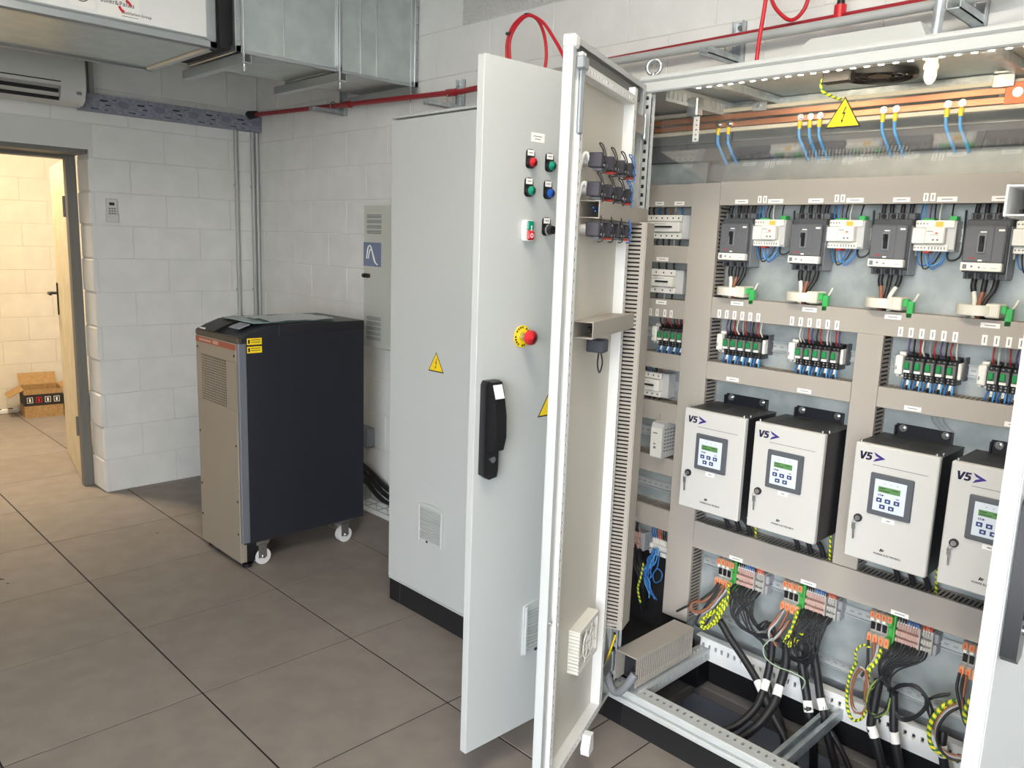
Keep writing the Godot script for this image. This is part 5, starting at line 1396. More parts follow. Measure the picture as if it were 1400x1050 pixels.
	# left column devices
	for q in [[3.19, 1.602, 0.185, 0.083, 8, "wide white multi-pole breaker at the top of left column", 0.04], [3.235, 1.411, 0.13, 0.084, 4, "white four-pole breaker second in the left column", 0.028], [3.2, 1.032, 0.135, 0.09, 6, "white breaker below dark relays in the left column", 0.028]]:
		var o := thing("modular_breaker", q[5], "circuit breaker", V(q[0], q[1], 0.1))
		part(o, "body", MB.new().box(V(0, 0, 0), V(q[2] + q[6], q[3], 0.044), 0.002), M.device_grey)
		part(o, "face", MB.new().box(V(0.0, 0.024, 0.044), V(q[2], q[3] - 0.024, 0.066), 0.002), M.device)
		part(o, "terminal_row", MB.new().box(V(0, 0.0, 0.044), V(q[2], 0.022, 0.054), 0.002).box(V(0, q[3] - 0.022, 0.044), V(q[2], q[3], 0.054), 0.002), M.device)
		var sc := MB.new()
		for k in q[4]:
			var x: float = q[2] * (k + 0.5) / q[4]
			sc.cyl(V(x, 0.011, 0.054), V(x, 0.011, 0.0545), 0.003, -1, 8).cyl(V(x, q[3] - 0.011, 0.054), V(x, q[3] - 0.011, 0.0545), 0.003, -1, 8)
		part(o, "terminal_screws", sc, M.ink)
		part(o, "toggle", MB.new().box(V(q[2] * 0.45, q[3] * 0.5 - 0.003, 0.066), V(q[2] * 0.85, q[3] * 0.5 + 0.003, 0.074), 0.001), M.black)
		part(o, "print", MB.new().box(V(q[2] * 0.1, q[3] * 0.62, 0.0661), V(q[2] * 0.7, q[3] * 0.635, 0.0664)), M.ink_grey)
		for k in q[4]:
			var x: float = q[0] + q[2] * (k + 0.5) / q[4]
			wire("connecting_wire", "short wire above the " + q[5].trim_prefix("wide ").trim_prefix("white "), "wires above " + q[5], [V(x, q[1] + q[3] - 0.004, 0.135), V(x + rng.randf_range(-0.003, 0.003), q[1] + q[3] + 0.016, 0.14), V(x, q[1] + q[3] + 0.034, 0.135)], 0.0035, [M.w_black, M.w_brown, M.w_grey, M.w_blue][(k + (0 if q[4] > 5 else 1)) % 4 if k > 2 else 0], 3, 5)
			wire("connecting_wire", "short wire below the " + q[5].trim_prefix("wide ").trim_prefix("white "), "wires below " + q[5], [V(x, q[1] + 0.004, 0.135), V(x + rng.randf_range(-0.003, 0.003), q[1] - 0.014, 0.14), V(x, q[1] - 0.03, 0.135)], 0.0035, [M.w_black, M.w_black, M.w_grey, M.w_black][k % 4], 3, 5)
	var ps := thing("power_supply", "pale grey slotted power supply with red plugs in left column", "power supply", V(3.35, 0.83, 0.108), deg_to_rad(0))
	part(ps, "case", MB.new().at(Vector3.ZERO, Basis(Vector3.UP, PI / 2)).prism(PackedVector2Array([Vector2(0, 0), Vector2(-0.105, -0.004), Vector2(-0.108, 0.1), Vector2(-0.1, 0.122), Vector2(-0.06, 0.128), Vector2(0, 0.118)]), 0.0, 0.05), M.device_grey)
	part(ps, "front", MB.new().box(V(0.002, 0.0, 0.105), V(0.048, 0.105, 0.1095), 0.001), M.device)
	var sv := MB.new()
	for i in 5:
		for j in 7: sv.box(V(0.0501, 0.02 + j * 0.013, 0.015 + i * 0.017), V(0.0505, 0.025 + j * 0.013, 0.026 + i * 0.017))
	part(ps, "side_vents", sv, M.ink_grey)
	part(ps, "front_print", MB.new().box(V(0.012, 0.085, 0.1095), V(0.03, 0.089, 0.1099)).box(V(0.016, 0.03, 0.1095), V(0.026, 0.038, 0.1099)).box(V(0.016, 0.045, 0.1095), V(0.024, 0.05, 0.1099)), M.ink_grey)
	part(ps, "red_plug", MB.new().box(V(0.004, 0.122, 0.06), V(0.014, 0.15, 0.072), 0.001).box(V(0.02, 0.124, 0.03), V(0.05, 0.132, 0.04), 0.001), M.red)
	# drives
	var d0 := make_drive()
	var dx := [3.541, 3.797, 4.11, 4.362]
	var dl := ["grey V5 drive box beside the wide upright duct", "grey V5 drive box left of the narrow upright duct", "grey V5 drive box right of the narrow upright duct", "grey V5 drive box partly behind the right cabinet door"]
	for k in 4:
		if k == 0:
			d0.position = V(dx[0], 0.712, 0.1)
			d0.set_meta("label", dl[0])
		else: copy(d0, "drive_unit", V(dx[k], 0.712, 0.1), dl[k])
	# busbars
	var bz := 0.15
	for q in [[1.99, "upper copper busbar across the cabinet top"], [1.966, "lower copper busbar across the cabinet top"]]:
		one("busbar", q[1], "busbar", MB.new().box(V(2.95, q[0], bz), V(4.6, q[0] + 0.017, bz + 0.006), 0.001), M.copper)
	for q in [[2.012, "cream insulating bar above the copper busbars"], [1.951, "cream insulating bar below the copper busbars"]]:
		one("insulating_bar", q[1], "bar", MB.new().box(V(2.95, q[0], bz - 0.004), V(4.6, q[0] + 0.012, bz + 0.008), 0.001), M.insul)
	var cp := thing("busbar_clamp", "copper plate with bolt joining the busbars at right", "busbar", V(4.33, 1.966, bz + 0.006))
	part(cp, "copper_plate", MB.new().box(V(0, -0.004, 0), V(0.22, 0.05, 0.006), 0.001), M.copper_dull)
	part(cp, "bolt", MB.new().cyl(V(0.03, 0.024, 0.006), V(0.03, 0.024, 0.01), 0.012, -1, 16).cyl(V(0.03, 0.024, 0.01), V(0.03, 0.024, 0.018), 0.008, -1, 6), M.steel)
	for x in [3.62, 4.3]:
		var su := thing("busbar_support", "galvanised bracket holding the busbars " + ("near the left" if x < 4 else "near the copper plate"), "bracket", V(x, 1.96, 0.1))
		part(su, "bracket", MB.new().box(V(0, 0.0, 0.0), V(0.05, 0.085, 0.004)).box(V(0, 0.075, 0.0), V(0.05, 0.085, 0.07), 0.001).box(V(0.0, 0.045, 0.066), V(0.05, 0.08, 0.07), 0.001), M.galv)
		part(su, "bolt", MB.new().cyl(V(0.025, 0.062, 0.07), V(0.025, 0.062, 0.076), 0.007, -1, 6), M.steel)
	var lugs := P([3.499, 1.986, 0.162, 3.537, 1.985, 0.162, 3.782, 1.989, 0.162, 3.814, 1.988, 0.162, 3.844, 1.988, 0.162, 4.029, 1.990, 0.162, 4.063, 1.991, 0.162, 4.197, 1.991, 0.162, 4.232, 1.991, 0.162])
	for k in 9:
		var q: Vector3 = lugs[k]
		var o := thing("busbar_lead", "blue lead with yellow lug bolted to the busbar", "lead", V(q.x, 0, 0), 0.0, "leads on the busbars")
		part(o, "bolt", MB.new().cyl(V(0, 1.976, bz + 0.006), V(0, 1.976, bz + 0.011), 0.0095, -1, 12).cyl(V(0, 1.976, bz + 0.011), V(0, 1.976, bz + 0.019), 0.006, -1, 6), M.steel)
		part(o, "lug", MB.new().cyl(V(0, 1.942, bz + 0.012), V(0, 1.964, bz + 0.012), 0.006, 0.007, 8), M.yellow)
		part(o, "blue_sleeve", MB.new().tube(cr([V(0, 1.943, bz + 0.012), V(0.002, 1.92, bz + 0.014), V(0.008, 1.9, bz + 0.008), V(0.016, 1.875, bz - 0.004), V(0.024, 1.85, bz - 0.018)], 4), 0.005, 7), M.w_lightblue)
	one("rear_cable_duct", "dark grey cable channel behind the busbar leads", "cable duct", MB.new().box(V(2.96, 1.865, 0.1), V(4.6, 1.925, 0.128), 0.003), M.mccb)

func jig(p: Array, a: float) -> Array:
	var r: Array = []
	for q in p: r.append(q + V(rng.randf_range(-a, a), rng.randf_range(-a, a), rng.randf_range(-a * 0.6, a * 0.6)))
	return r

func shift(p: Array, d: Vector3, from := 0) -> Array:
	var r: Array = []
	for i in p.size(): r.append(p[i] + (d if i >= from else Vector3.ZERO))
	return r

func build_wiring() -> void:
	var where := ["beside the wide upright duct", "second along the row", "third along the row", "beside the right cabinet door"]
	# breaker cables
	for k in 4:
		var x := 3.549 + k * 0.245
		for j in 4:
			var cx := x + 0.012 + j * 0.027
			wire("breaker_cable", "short thick black cable above breaker " + where[k], "cables above breaker " + where[k], [V(cx, 1.67, 0.135), V(cx + rng.randf_range(-0.004, 0.002), 1.7, 0.14), V(cx + rng.randf_range(-0.002, 0.006), 1.73, 0.135)], 0.0062, M.w_black if j != 2 else mat("2a1a1a", 0.5), 4, 8)
		var tone := [[M.w_white, M.copper_dull, M.w_black], [M.w_white, M.copper_dull, M.w_black], [M.copper_dull, M.w_black, M.w_white], [M.w_white, M.copper_dull, M.w_black]][k] as Array
		for j in 3:
			var cx := x + 0.03 + j * 0.026
			var tx := x + 0.04 + j * 0.012
			var o := thing("load_cable", ("brown" if tone[j] == M.copper_dull else ("white" if tone[j] == M.w_white else "black")) + " cored sleeved cable below breaker " + where[k], "cable", Vector3.ZERO, 0.0, "load cables below the breakers")
			part(o, "sleeve", MB.new().tube(cr([V(cx, 1.52, 0.145), V(cx - 0.001, 1.5, 0.148), V(cx * 0.7 + tx * 0.3, 1.484, 0.15)], 4), 0.0075, 8), M.w_black)
			part(o, "core", MB.new().tube(cr([V(cx * 0.7 + tx * 0.3, 1.484, 0.15), V(tx, 1.455, 0.157), V(tx, 1.425, 0.16), V(tx + 0.004, 1.4, 0.15)], 4), 0.0062, 8), M.w_brown if tone[j] == M.copper_dull else tone[j])
		# relay module wires
		var px := 3.652 + k * 0.247
		for j in 6:
			var cx := px + 0.01 + j * 0.012 + (0.02 if j == 5 else 0.0)
			wire("control_wire", ["blue", "light blue", "purple", "black", "white", "black"][j] + " wire above the protection relay of breaker " + where[k], "wires above protection relay " + where[k], [V(cx, 1.668, 0.135), V(cx + 0.002, 1.69, 0.145), V(cx + rng.randf_range(-0.006, 0.006), 1.73, 0.13)], 0.0022, [M.w_blue, M.w_lightblue, M.w_purple, M.w_black, M.w_white, M.w_black][j], 4, 5)
		for j in 4:
			var cx := px + 0.012 + j * 0.01
			wire("control_wire", ["blue", "black", "light blue", "blue"][j] + " wire looping below protection relay of breaker " + where[k], "wires below protection relay " + where[k], [V(cx, 1.592, 0.135), V(cx + 0.002, 1.57, 0.14), V(cx + 0.012, 1.548 - (j % 2) * 0.01, 0.14), V(cx + 0.035, 1.556, 0.135), V(cx + 0.05, 1.592, 0.13)], 0.0021, [M.w_blue, M.w_black, M.w_lightblue, M.w_blue][j], 5, 5)
		wire("control_wire", "black wire at the right of protection relay of breaker " + where[k], "", [V(px + 0.085, 1.592, 0.13), V(px + 0.095, 1.565, 0.14), V(px + 0.115, 1.57, 0.13), V(px + 0.12, 1.6, 0.12), V(px + 0.118, 1.7, 0.12)], 0.0028, M.w_black, 5, 5)
	# relay wires
	for g in [[3.554, 5, "beside the wide duct"], [3.812, 5, "left of the upright duct"], [4.14, 5, "right of the upright duct"], [4.355, 5, "beside the right door"], [3.285, 4, "in the left column"]]:
		for k in g[1]:
			var bx: float = g[0] + 0.0215 + k * 0.0283
			for j in 2:
				var cx := bx + 0.008 + j * 0.011
				var tone: Material = [M.w_black, M.w_red, M.w_white, M.w_grey, M.w_red, M.w_purple][(k * 2 + j + int(g[0] * 10)) % 6] if g[0] > 3.5 else [M.w_black, M.w_red][j]
				wire("relay_wire", "thin wire entering from above the green tabbed relays " + g[2], "wires above relays " + g[2], [V(cx, 1.294, 0.135), V(cx + rng.randf_range(-0.004, 0.004), 1.316, 0.15), V(cx + rng.randf_range(-0.003, 0.003), 1.355, 0.14)], 0.0026, tone, 4, 5)
			for j in 3:
				var cx := bx + 0.006 + j * 0.0065
				var o := thing("relay_wire", ("black wire with white ferrule below green tabbed relays " if j == 1 else "thin blue wire below the green tabbed relays ") + g[2], "wire", Vector3.ZERO, 0.0, ("ferruled" if j == 1 else "blue") + " wires below relays " + g[2])
				part(o, "strand", MB.new().tube(cr([V(cx, 1.226, 0.135), V(cx + (0.003 if j else -0.003), 1.205, 0.152), V(cx + rng.randf_range(-0.006, 0.002), 1.18, 0.14)], 4), 0.0026, 5), M.w_black if j == 1 else [M.w_blue, M.w_lightblue][j / 2])
				if j == 1: part(o, "ferrule", MB.new().cyl(V(cx + 0.0005, 1.223, 0.139), V(cx + 0.003, 1.207, 0.151), 0.0036, -1, 7), M.label)
	# terminal groups
	var pt := make_power_terminal(false)
	var pe := make_power_terminal(true)
	var names := ["beside the wide upright duct", "second along the terminal row", "third along the terminal row", "beside the right cabinet door"]
	var gx := [3.618, 3.866, 4.15, 4.408]
	for g in 4:
		for k in 4:
			var p := V(gx[g] + k * 0.0172, 0.462, 0.1)
			var base := pe if k == 3 else pt
			var lab: String = ("green earth terminal with orange levers, group " if k == 3 else ["third", "second", "first"][k] + " grey orange levered terminal from the green one, group ") + names[g]
			if g == 0 and (k == 3 or k == 0):
				base.position = p
				base.set_meta("label", lab)
				base.set_meta("group", "power terminals " + names[g])
			else: copy(base, "power_terminal", p, lab, "power terminals " + names[g])
		var s := thing("signal_terminals", "row of pinkish signal terminals, group " + names[g], "terminal row", V(gx[g] + 0.0705, 0.462, 0.1))
		part(s, "green_end", MB.new().box(V(0, -0.055, 0), V(0.006, 0.05, 0.046), 0.001), M.pe_green)
		for k in 14:
			if k == 9: continue
			var cx := 0.008 + k * 0.0072
			part(s, "terminal", MB.new().box(V(cx, -0.028, 0), V(cx + 0.0064, 0.03, 0.03), 0.0006).box(V(cx, -0.028, 0.03), V(cx + 0.0064, -0.016, 0.044), 0.0006).box(V(cx, -0.006, 0.03), V(cx + 0.0064, 0.008, 0.046), 0.0006).box(V(cx, 0.016, 0.03), V(cx + 0.0064, 0.03, 0.042), 0.0006), M.pink if k < 9 else M.term)
		part(s, "divider", MB.new().box(V(0.073, -0.03, 0), V(0.0765, 0.036, 0.048), 0.0005).box(V(0.109, -0.034, 0), V(0.112, 0.04, 0.05), 0.0005), M.term)
		part(s, "end_clamp", MB.new().box(V(0.112, -0.034, 0), V(0.122, 0.0, 0.042), 0.003).box(V(0.112, 0.004, 0), V(0.124, 0.034, 0.038), 0.003), M.w_grey)
		for k in 13:
			var cx: float = gx[g] + 0.0705 + 0.011 + (k if k < 9 else k + 1) * 0.0072
			var o := thing("terminal_wire", ("black" if k < 4 else ("blue" if k < 9 else "orange")) + " ferruled wire above signal terminals, group " + names[g], "wire", Vector3.ZERO, 0.0, ("black" if k < 4 else ("blue" if k < 9 else "orange")) + " wires above signal terminals " + names[g])
			part(o, "strand", MB.new().tube(cr([V(cx, 0.495, 0.138), V(cx + 0.001, 0.51, 0.146), V(cx + rng.randf_range(-0.003, 0.003), 0.545, 0.135)], 4), 0.0023, 5), M.w_black if k < 4 else (M.w_blue if k < 9 else M.w_orange))
			part(o, "ferrule", MB.new().cyl(V(cx, 0.492, 0.137), V(cx + 0.0005, 0.506, 0.144), 0.003, -1, 6), M.label)
		for k in 4:
			var cx: float = gx[g] + 0.006 + k * 0.0172
			wire("terminal_wire", "thick dark wire above the power terminals, group " + names[g], "wires above power terminals " + names[g], [V(cx, 0.5, 0.125), V(cx + 0.004, 0.52, 0.13), V(cx + 0.004, 0.55, 0.125)], 0.005, M.w_black if k < 3 else M.w_brown, 3, 6)
	# black signal bundles below the terminals
	var bl := "thin black wire in the bundle under signal terminals, group "
	var fans := [
		[0, 9, P([3.715, 0.445, 0.150, 3.713, 0.414, 0.185, 3.719, 0.359, 0.200, 3.750, 0.318, 0.200, 3.814, 0.307, 0.195, 3.879, 0.320, 0.190, 3.912, 0.293, 0.190]), 0.05, 0.03],
		[0, 7, P([3.771, 0.440, 0.150, 3.764, 0.404, 0.180, 3.779, 0.360, 0.190, 3.817, 0.334, 0.195, 3.848, 0.365, 0.190, 3.870, 0.331, 0.185, 3.918, 0.306, 0.190]), 0.035, 0.03],
		[0, 4, P([3.726, 0.446, 0.150, 3.735, 0.413, 0.180, 3.754, 0.361, 0.190, 3.789, 0.311, 0.190, 3.843, 0.285, 0.190, 3.880, 0.252, 0.200]), 0.05, 0.03],
		[1, 12, P([3.950, 0.422, 0.150, 3.949, 0.398, 0.185, 3.946, 0.356, 0.200, 3.956, 0.309, 0.200, 3.976, 0.278, 0.195, 3.984, 0.228, 0.190]), 0.05, 0.03],
		[1, 8, P([4.003, 0.422, 0.150, 4.006, 0.393, 0.180, 4.006, 0.342, 0.200, 3.987, 0.295, 0.210, 3.933, 0.284, 0.200, 3.923, 0.332, 0.200, 3.960, 0.366, 0.200, 3.993, 0.329, 0.200, 3.981, 0.253, 0.190]), 0.03, 0.025],
		[1, 6, P([3.979, 0.423, 0.150, 3.992, 0.389, 0.170, 4.001, 0.349, 0.190, 4.012, 0.291, 0.190, 4.026, 0.247, 0.190]), 0.04, 0.02],
		[2, 12, P([4.207, 0.436, 0.150, 4.213, 0.408, 0.180, 4.217, 0.366, 0.190, 4.230, 0.325, 0.190, 4.254, 0.300, 0.190]), 0.05, 0.025],
		[2, 8, P([4.266, 0.434, 0.150, 4.259, 0.414, 0.170, 4.242, 0.373, 0.180, 4.237, 0.326, 0.185, 4.255, 0.293, 0.190]), 0.04, 0.02]]
	for fa in fans:
		for k in fa[1]:
			var pts: Array = []
			var n: int = fa[2].size()
			var side: float = (float(k) / (fa[1] - 1) - 0.5)
			for i in n:
				var w := 1.0 - float(i) / (n - 1)
				var j := 0.0 if i == 0 else 0.005
				if i < 2:
					pts.append(V(gx[fa[0]] + 0.08 + (side + 0.5) * 0.09 - i * 0.004, 0.436 - i * 0.022, 0.138 + i * 0.034))
					continue
				pts.append(fa[2][i] + V(fa[3] * (side + 0.5) * w * w + fa[4] * side * (1 - w) + rng.randf_range(-j, j), rng.randf_range(-j, j) - side * 0.02 * w, rng.randf_range(-0.006, 0.006) if i else 0.0))
			wire("signal_wire", bl + names[fa[0]], "black bundle " + names[fa[0]], pts, 0.0025, M.w_black, 4, 5)
	# power conductors
	var pw := func(pts: Array, m: Material, lab: String, r := 0.0042): wire("power_wire", lab, "", pts, r, m, 6, 7)
	pw.call(P([3.637, 0.421, 0.160, 3.629, 0.394, 0.180, 3.589, 0.347, 0.200, 3.550, 0.317, 0.220, 3.522, 0.293, 0.230]), M.w_black, "black core bending left below terminals beside wide duct")
	pw.call(P([3.649, 0.419, 0.160, 3.639, 0.381, 0.190, 3.608, 0.313, 0.210, 3.597, 0.273, 0.220, 3.629, 0.275, 0.220, 3.648, 0.317, 0.210]), M.w_black, "black core looping below terminals beside wide duct")
	pw.call(P([3.655, 0.419, 0.160, 3.635, 0.385, 0.180, 3.609, 0.354, 0.200, 3.575, 0.340, 0.210, 3.571, 0.319, 0.220, 3.605, 0.315, 0.220, 3.640, 0.344, 0.200]), M.w_brown, "brown core coiled below terminals beside wide duct")
	pw.call(P([3.661, 0.418, 0.160, 3.654, 0.378, 0.190, 3.629, 0.337, 0.210, 3.590, 0.315, 0.220, 3.570, 0.332, 0.210, 3.597, 0.356, 0.200]), M.w_brown, "brown core crossing the coil beside wide duct")
	pw.call(P([3.678, 0.419, 0.160, 3.665, 0.382, 0.190, 3.635, 0.331, 0.200, 3.602, 0.305, 0.210, 3.581, 0.312, 0.220]), M.w_grey, "grey core below terminals beside wide duct")
	for k in 5:
		wire("earth_wire", "green and yellow earth wire looping below terminals beside wide duct", "earth loops beside the wide duct", jig(P([3.683, 0.428, 0.160, 3.693, 0.392, 0.190, 3.686, 0.348, 0.210, 3.662, 0.299, 0.220, 3.632, 0.271, 0.220, 3.622, 0.294, 0.220, 3.645, 0.323, 0.215, 3.677, 0.353, 0.205, 3.690, 0.393, 0.195]), 0.008), 0.0042, M.w_gy, 6, 7)
	for k in 3:
		pw.call(jig(P([3.885, 0.411, 0.160, 3.873, 0.375, 0.190, 3.861, 0.346, 0.210, 3.879, 0.322, 0.210, 3.905, 0.360, 0.200, 3.912, 0.399, 0.180]), 0.006), [M.w_black, M.w_brown, M.w_grey][k], ["black", "brown", "grey"][k] + " core looping below the second terminal group")
	pw.call(P([3.900, 0.412, 0.160, 3.894, 0.368, 0.190, 3.879, 0.319, 0.200, 3.891, 0.298, 0.200]), M.w_brown, "brown core hanging below the second terminal group")
	for k in 5:
		wire("earth_wire", "green and yellow earth wire hanging below the second terminal group", "earth wires of the second group", jig(P([3.929, 0.423, 0.160, 3.932, 0.394, 0.180, 3.931, 0.360, 0.200, 3.919, 0.325, 0.200, 3.944, 0.325, 0.200, 3.967, 0.368, 0.195]), 0.006), 0.0042, M.w_gy, 6, 7)
	wire("earth_wire", "thin pale green wire drooping over the black cables", "", P([3.883, 0.332, 0.220, 3.866, 0.301, 0.240, 3.879, 0.274, 0.250, 3.916, 0.259, 0.250, 3.978, 0.261, 0.250, 4.016, 0.252, 0.250, 4.012, 0.221, 0.250]), 0.0022, mat("9fb79a", 0.5), 6, 6)
	pw.call(P([4.159, 0.415, 0.160, 4.166, 0.381, 0.170, 4.172, 0.343, 0.180, 4.163, 0.307, 0.190]), M.w_black, "black core below the third terminal group")
	pw.call(P([4.176, 0.415, 0.160, 4.184, 0.381, 0.170, 4.182, 0.336, 0.180, 4.176, 0.288, 0.190, 4.182, 0.231, 0.190]), M.w_brown, "brown core below the third terminal group")
	pw.call(P([4.189, 0.413, 0.160, 4.191, 0.375, 0.180, 4.177, 0.337, 0.190, 4.176, 0.303, 0.195]), M.w_grey, "grey core below the third terminal group")
	for k in 3:
		pw.call(jig(P([4.163, 0.342, 0.200, 4.147, 0.304, 0.200, 4.142, 0.253, 0.200, 4.154, 0.202, 0.200, 4.179, 0.194, 0.200, 4.191, 0.234, 0.200, 4.187, 0.285, 0.200, 4.176, 0.328, 0.200, 4.159, 0.340, 0.200]), 0.003), [M.w_brown, M.w_brown, M.w_grey][k], "coiled " + ["brown", "brown", "grey"][k] + " core in the ring below third terminal group" + (" outer turn" if k == 1 else ""), 0.0036)
	wire("earth_wire", "green and yellow earth wire coiled beside the brown ring", "", P([4.144, 0.353, 0.200, 4.141, 0.385, 0.200, 4.153, 0.403, 0.180, 4.171, 0.397, 0.170]), 0.0035, M.w_gy, 6, 7)
	for k in 2:
		wire("earth_wire", "green and yellow earth coil around the brown ring", "earth coil around brown ring", jig(P([4.149, 0.353, 0.200, 4.132, 0.297, 0.200, 4.130, 0.235, 0.200, 4.140, 0.185, 0.200, 4.160, 0.166, 0.200, 4.181, 0.181, 0.200, 4.190, 0.214, 0.200]), 0.003), 0.0042, M.w_gy, 6, 7)
	for k in 4:
		wire("earth_wire", "green and yellow earth wire running down beside third terminal group", "earth wires of the third group", jig(P([4.201, 0.406, 0.160, 4.199, 0.379, 0.180, 4.185, 0.341, 0.190, 4.181, 0.303, 0.190, 4.199, 0.263, 0.190]), 0.005), 0.0042, M.w_gy, 6, 7)
	for k in 4:
		wire("signal_wire", "black wire with pale stripe arching below third terminal group", "arched wires of third group", jig(P([4.228, 0.339, 0.200, 4.210, 0.311, 0.210, 4.200, 0.275, 0.220, 4.206, 0.230, 0.220, 4.229, 0.217, 0.220, 4.248, 0.241, 0.210, 4.256, 0.281, 0.200]), 0.004), 0.0034, M.w_black if k < 2 else mat("7f9a3c", 0.5), 6, 6)
	for k in 6:
		wire("signal_wire", "black wire coiled in the large ring below third terminal group", "large black coil", jig(P([4.258, 0.305, 0.200, 4.282, 0.337, 0.210, 4.317, 0.353, 0.210, 4.346, 0.343, 0.210, 4.357, 0.316, 0.210, 4.342, 0.279, 0.210, 4.310, 0.243, 0.210, 4.281, 0.243, 0.210, 4.264, 0.268, 0.200, 4.266, 0.302, 0.200]), 0.004), 0.0034, M.w_black, 6, 6)
	for k in 4:
		wire("signal_wire", "black wire leaving the large coil toward the right door", "wires from coil to door", jig(P([4.340, 0.336, 0.200, 4.357, 0.321, 0.200, 4.372, 0.296, 0.200, 4.369, 0.261, 0.190, 4.351, 0.310, 0.190, 4.375, 0.341, 0.190, 4.405, 0.353, 0.180]), 0.004), 0.0034, M.w_black, 5, 6)
	for k in 2:
		pw.call(shift(P([4.414, 0.417, 0.160, 4.415, 0.376, 0.170, 4.429, 0.342, 0.180, 4.449, 0.299, 0.190, 4.476, 0.257, 0.190, 4.490, 0.201, 0.200]), V(k * 0.012, 0, 0)), M.w_black, ["black core below terminals beside the right door", "second black core beside brown one near right door"][k])
	pw.call(P([4.433, 0.417, 0.160, 4.434, 0.374, 0.170, 4.437, 0.341, 0.180, 4.456, 0.303, 0.190, 4.485, 0.266, 0.200]), M.w_brown, "brown core below terminals beside the right door")
	for k in 2:
		wire("earth_wire", "green and yellow earth wire below terminals beside right door", "earth wires beside right door", jig(P([4.455, 0.418, 0.160, 4.460, 0.386, 0.170, 4.452, 0.353, 0.180, 4.446, 0.321, 0.190, 4.467, 0.275, 0.190, 4.491, 0.224, 0.200]), 0.003), 0.005, M.w_gy, 6, 7)
	for k in 3:
		wire("earth_wire", "green and yellow earth wire in the big arc near right door", "earth arc near right door", jig(P([4.421, 0.353, 0.200, 4.401, 0.334, 0.220, 4.382, 0.291, 0.230, 4.378, 0.248, 0.230, 4.390, 0.208, 0.230, 4.417, 0.195, 0.230, 4.456, 0.192, 0.220]), 0.003), 0.005, M.w_gy, 6, 7)
	for k in 3:
		pw.call(shift(P([4.428, 0.345, 0.200, 4.409, 0.327, 0.220, 4.394, 0.288, 0.230, 4.393, 0.249, 0.230, 4.407, 0.217, 0.230, 4.438, 0.206, 0.230, 4.490, 0.219, 0.220]), V(k * 0.004, -k * 0.003, 0.004 * k)), [M.w_brown, M.w_grey, M.w_black][k], ["brown", "grey", "black"][k] + " core following the big arc near right door")
	# thick cables into the floor
	var thick := func(lab: String, pts: Array, r: float, tag_at := -1):
		var o := thing("floor_cable", lab, "cable")
		part(o, "jacket", MB.new().tube(cr(pts, 7), r, 10), M.w_black)
		if tag_at >= 0:
			var a: Vector3 = pts[tag_at]
			var d: Vector3 = (pts[tag_at + 1] - a).normalized()
			part(o, "cable_label", MB.new().cyl(a - d * 0.001, a + d * 0.034, r + 0.0012, -1, 10), M.label, "white wrapped label")
	thick.call("thick black cable slanting down from beside the wide duct", P([3.672, 0.304, 0.190, 3.728, 0.256, 0.200, 3.794, 0.206, 0.210, 3.852, 0.167, 0.230, 3.886, 0.143, 0.250, 3.948, 0.094, 0.280, 4.000, 0.052, 0.300, 4.054, -0.024, 0.320]), 0.0125, 3)
	thick.call("thick black cable bending to the front of floor opening", P([3.868, 0.326, 0.190, 3.875, 0.250, 0.200, 3.882, 0.185, 0.230, 3.886, 0.147, 0.260, 3.881, 0.104, 0.300, 3.854, 0.061, 0.360, 3.805, 0.035, 0.420, 3.757, 0.022, 0.480]), 0.0125, 2)
	thick.call("thick black cable bending below the one toward front", P([3.920, 0.316, 0.190, 3.927, 0.246, 0.200, 3.924, 0.179, 0.220, 3.929, 0.135, 0.260, 3.919, 0.092, 0.310, 3.882, 0.037, 0.360, 3.837, -0.005, 0.410, 3.777, -0.042, 0.460]), 0.0145, 2)
	thick.call("thick black cable dropping straight behind the cross rail", P([3.966, 0.310, 0.190, 3.987, 0.246, 0.200, 4.019, 0.172, 0.220, 4.032, 0.139, 0.230, 4.055, 0.061, 0.230, 4.067, -0.060, 0.230]), 0.0135, 2)
	thick.call("thick black cable with label against the rear rail", P([4.001, 0.349, 0.190, 4.022, 0.283, 0.190, 4.051, 0.186, 0.200, 4.069, 0.156, 0.210, 4.085, 0.093, 0.210, 4.134, -0.034, 0.210]), 0.0125, 2)
	thick.call("thick black cable crossing under the cross rail", P([3.872, 0.173, 0.210, 3.904, 0.113, 0.220, 3.940, 0.069, 0.230, 3.961, 0.013, 0.230, 3.983, -0.107, 0.230]), 0.0125)
	thick.call("thick black cable below third terminal group at the arched wires", P([4.214, 0.318, 0.190, 4.213, 0.249, 0.200, 4.214, 0.177, 0.210, 4.228, 0.145, 0.210, 4.260, 0.059, 0.210, 4.282, -0.026, 0.210]), 0.0135, 2)
	thick.call("thick black cable below the large black coil", P([4.258, 0.302, 0.190, 4.268, 0.251, 0.200, 4.279, 0.190, 0.210, 4.289, 0.152, 0.210, 4.314, 0.065, 0.210]), 0.0125, 2)
	thick.call("thick black cable with label near the right door", P([4.402, 0.242, 0.190, 4.406, 0.207, 0.200, 4.414, 0.170, 0.200, 4.437, 0.081, 0.200]), 0.0125, 1)
	thick.call("thin dark cable lying diagonally below the cross rail", P([4.094, 0.093, 0.200, 4.132, 0.049, 0.200, 4.176, -0.016, 0.200]), 0.009)
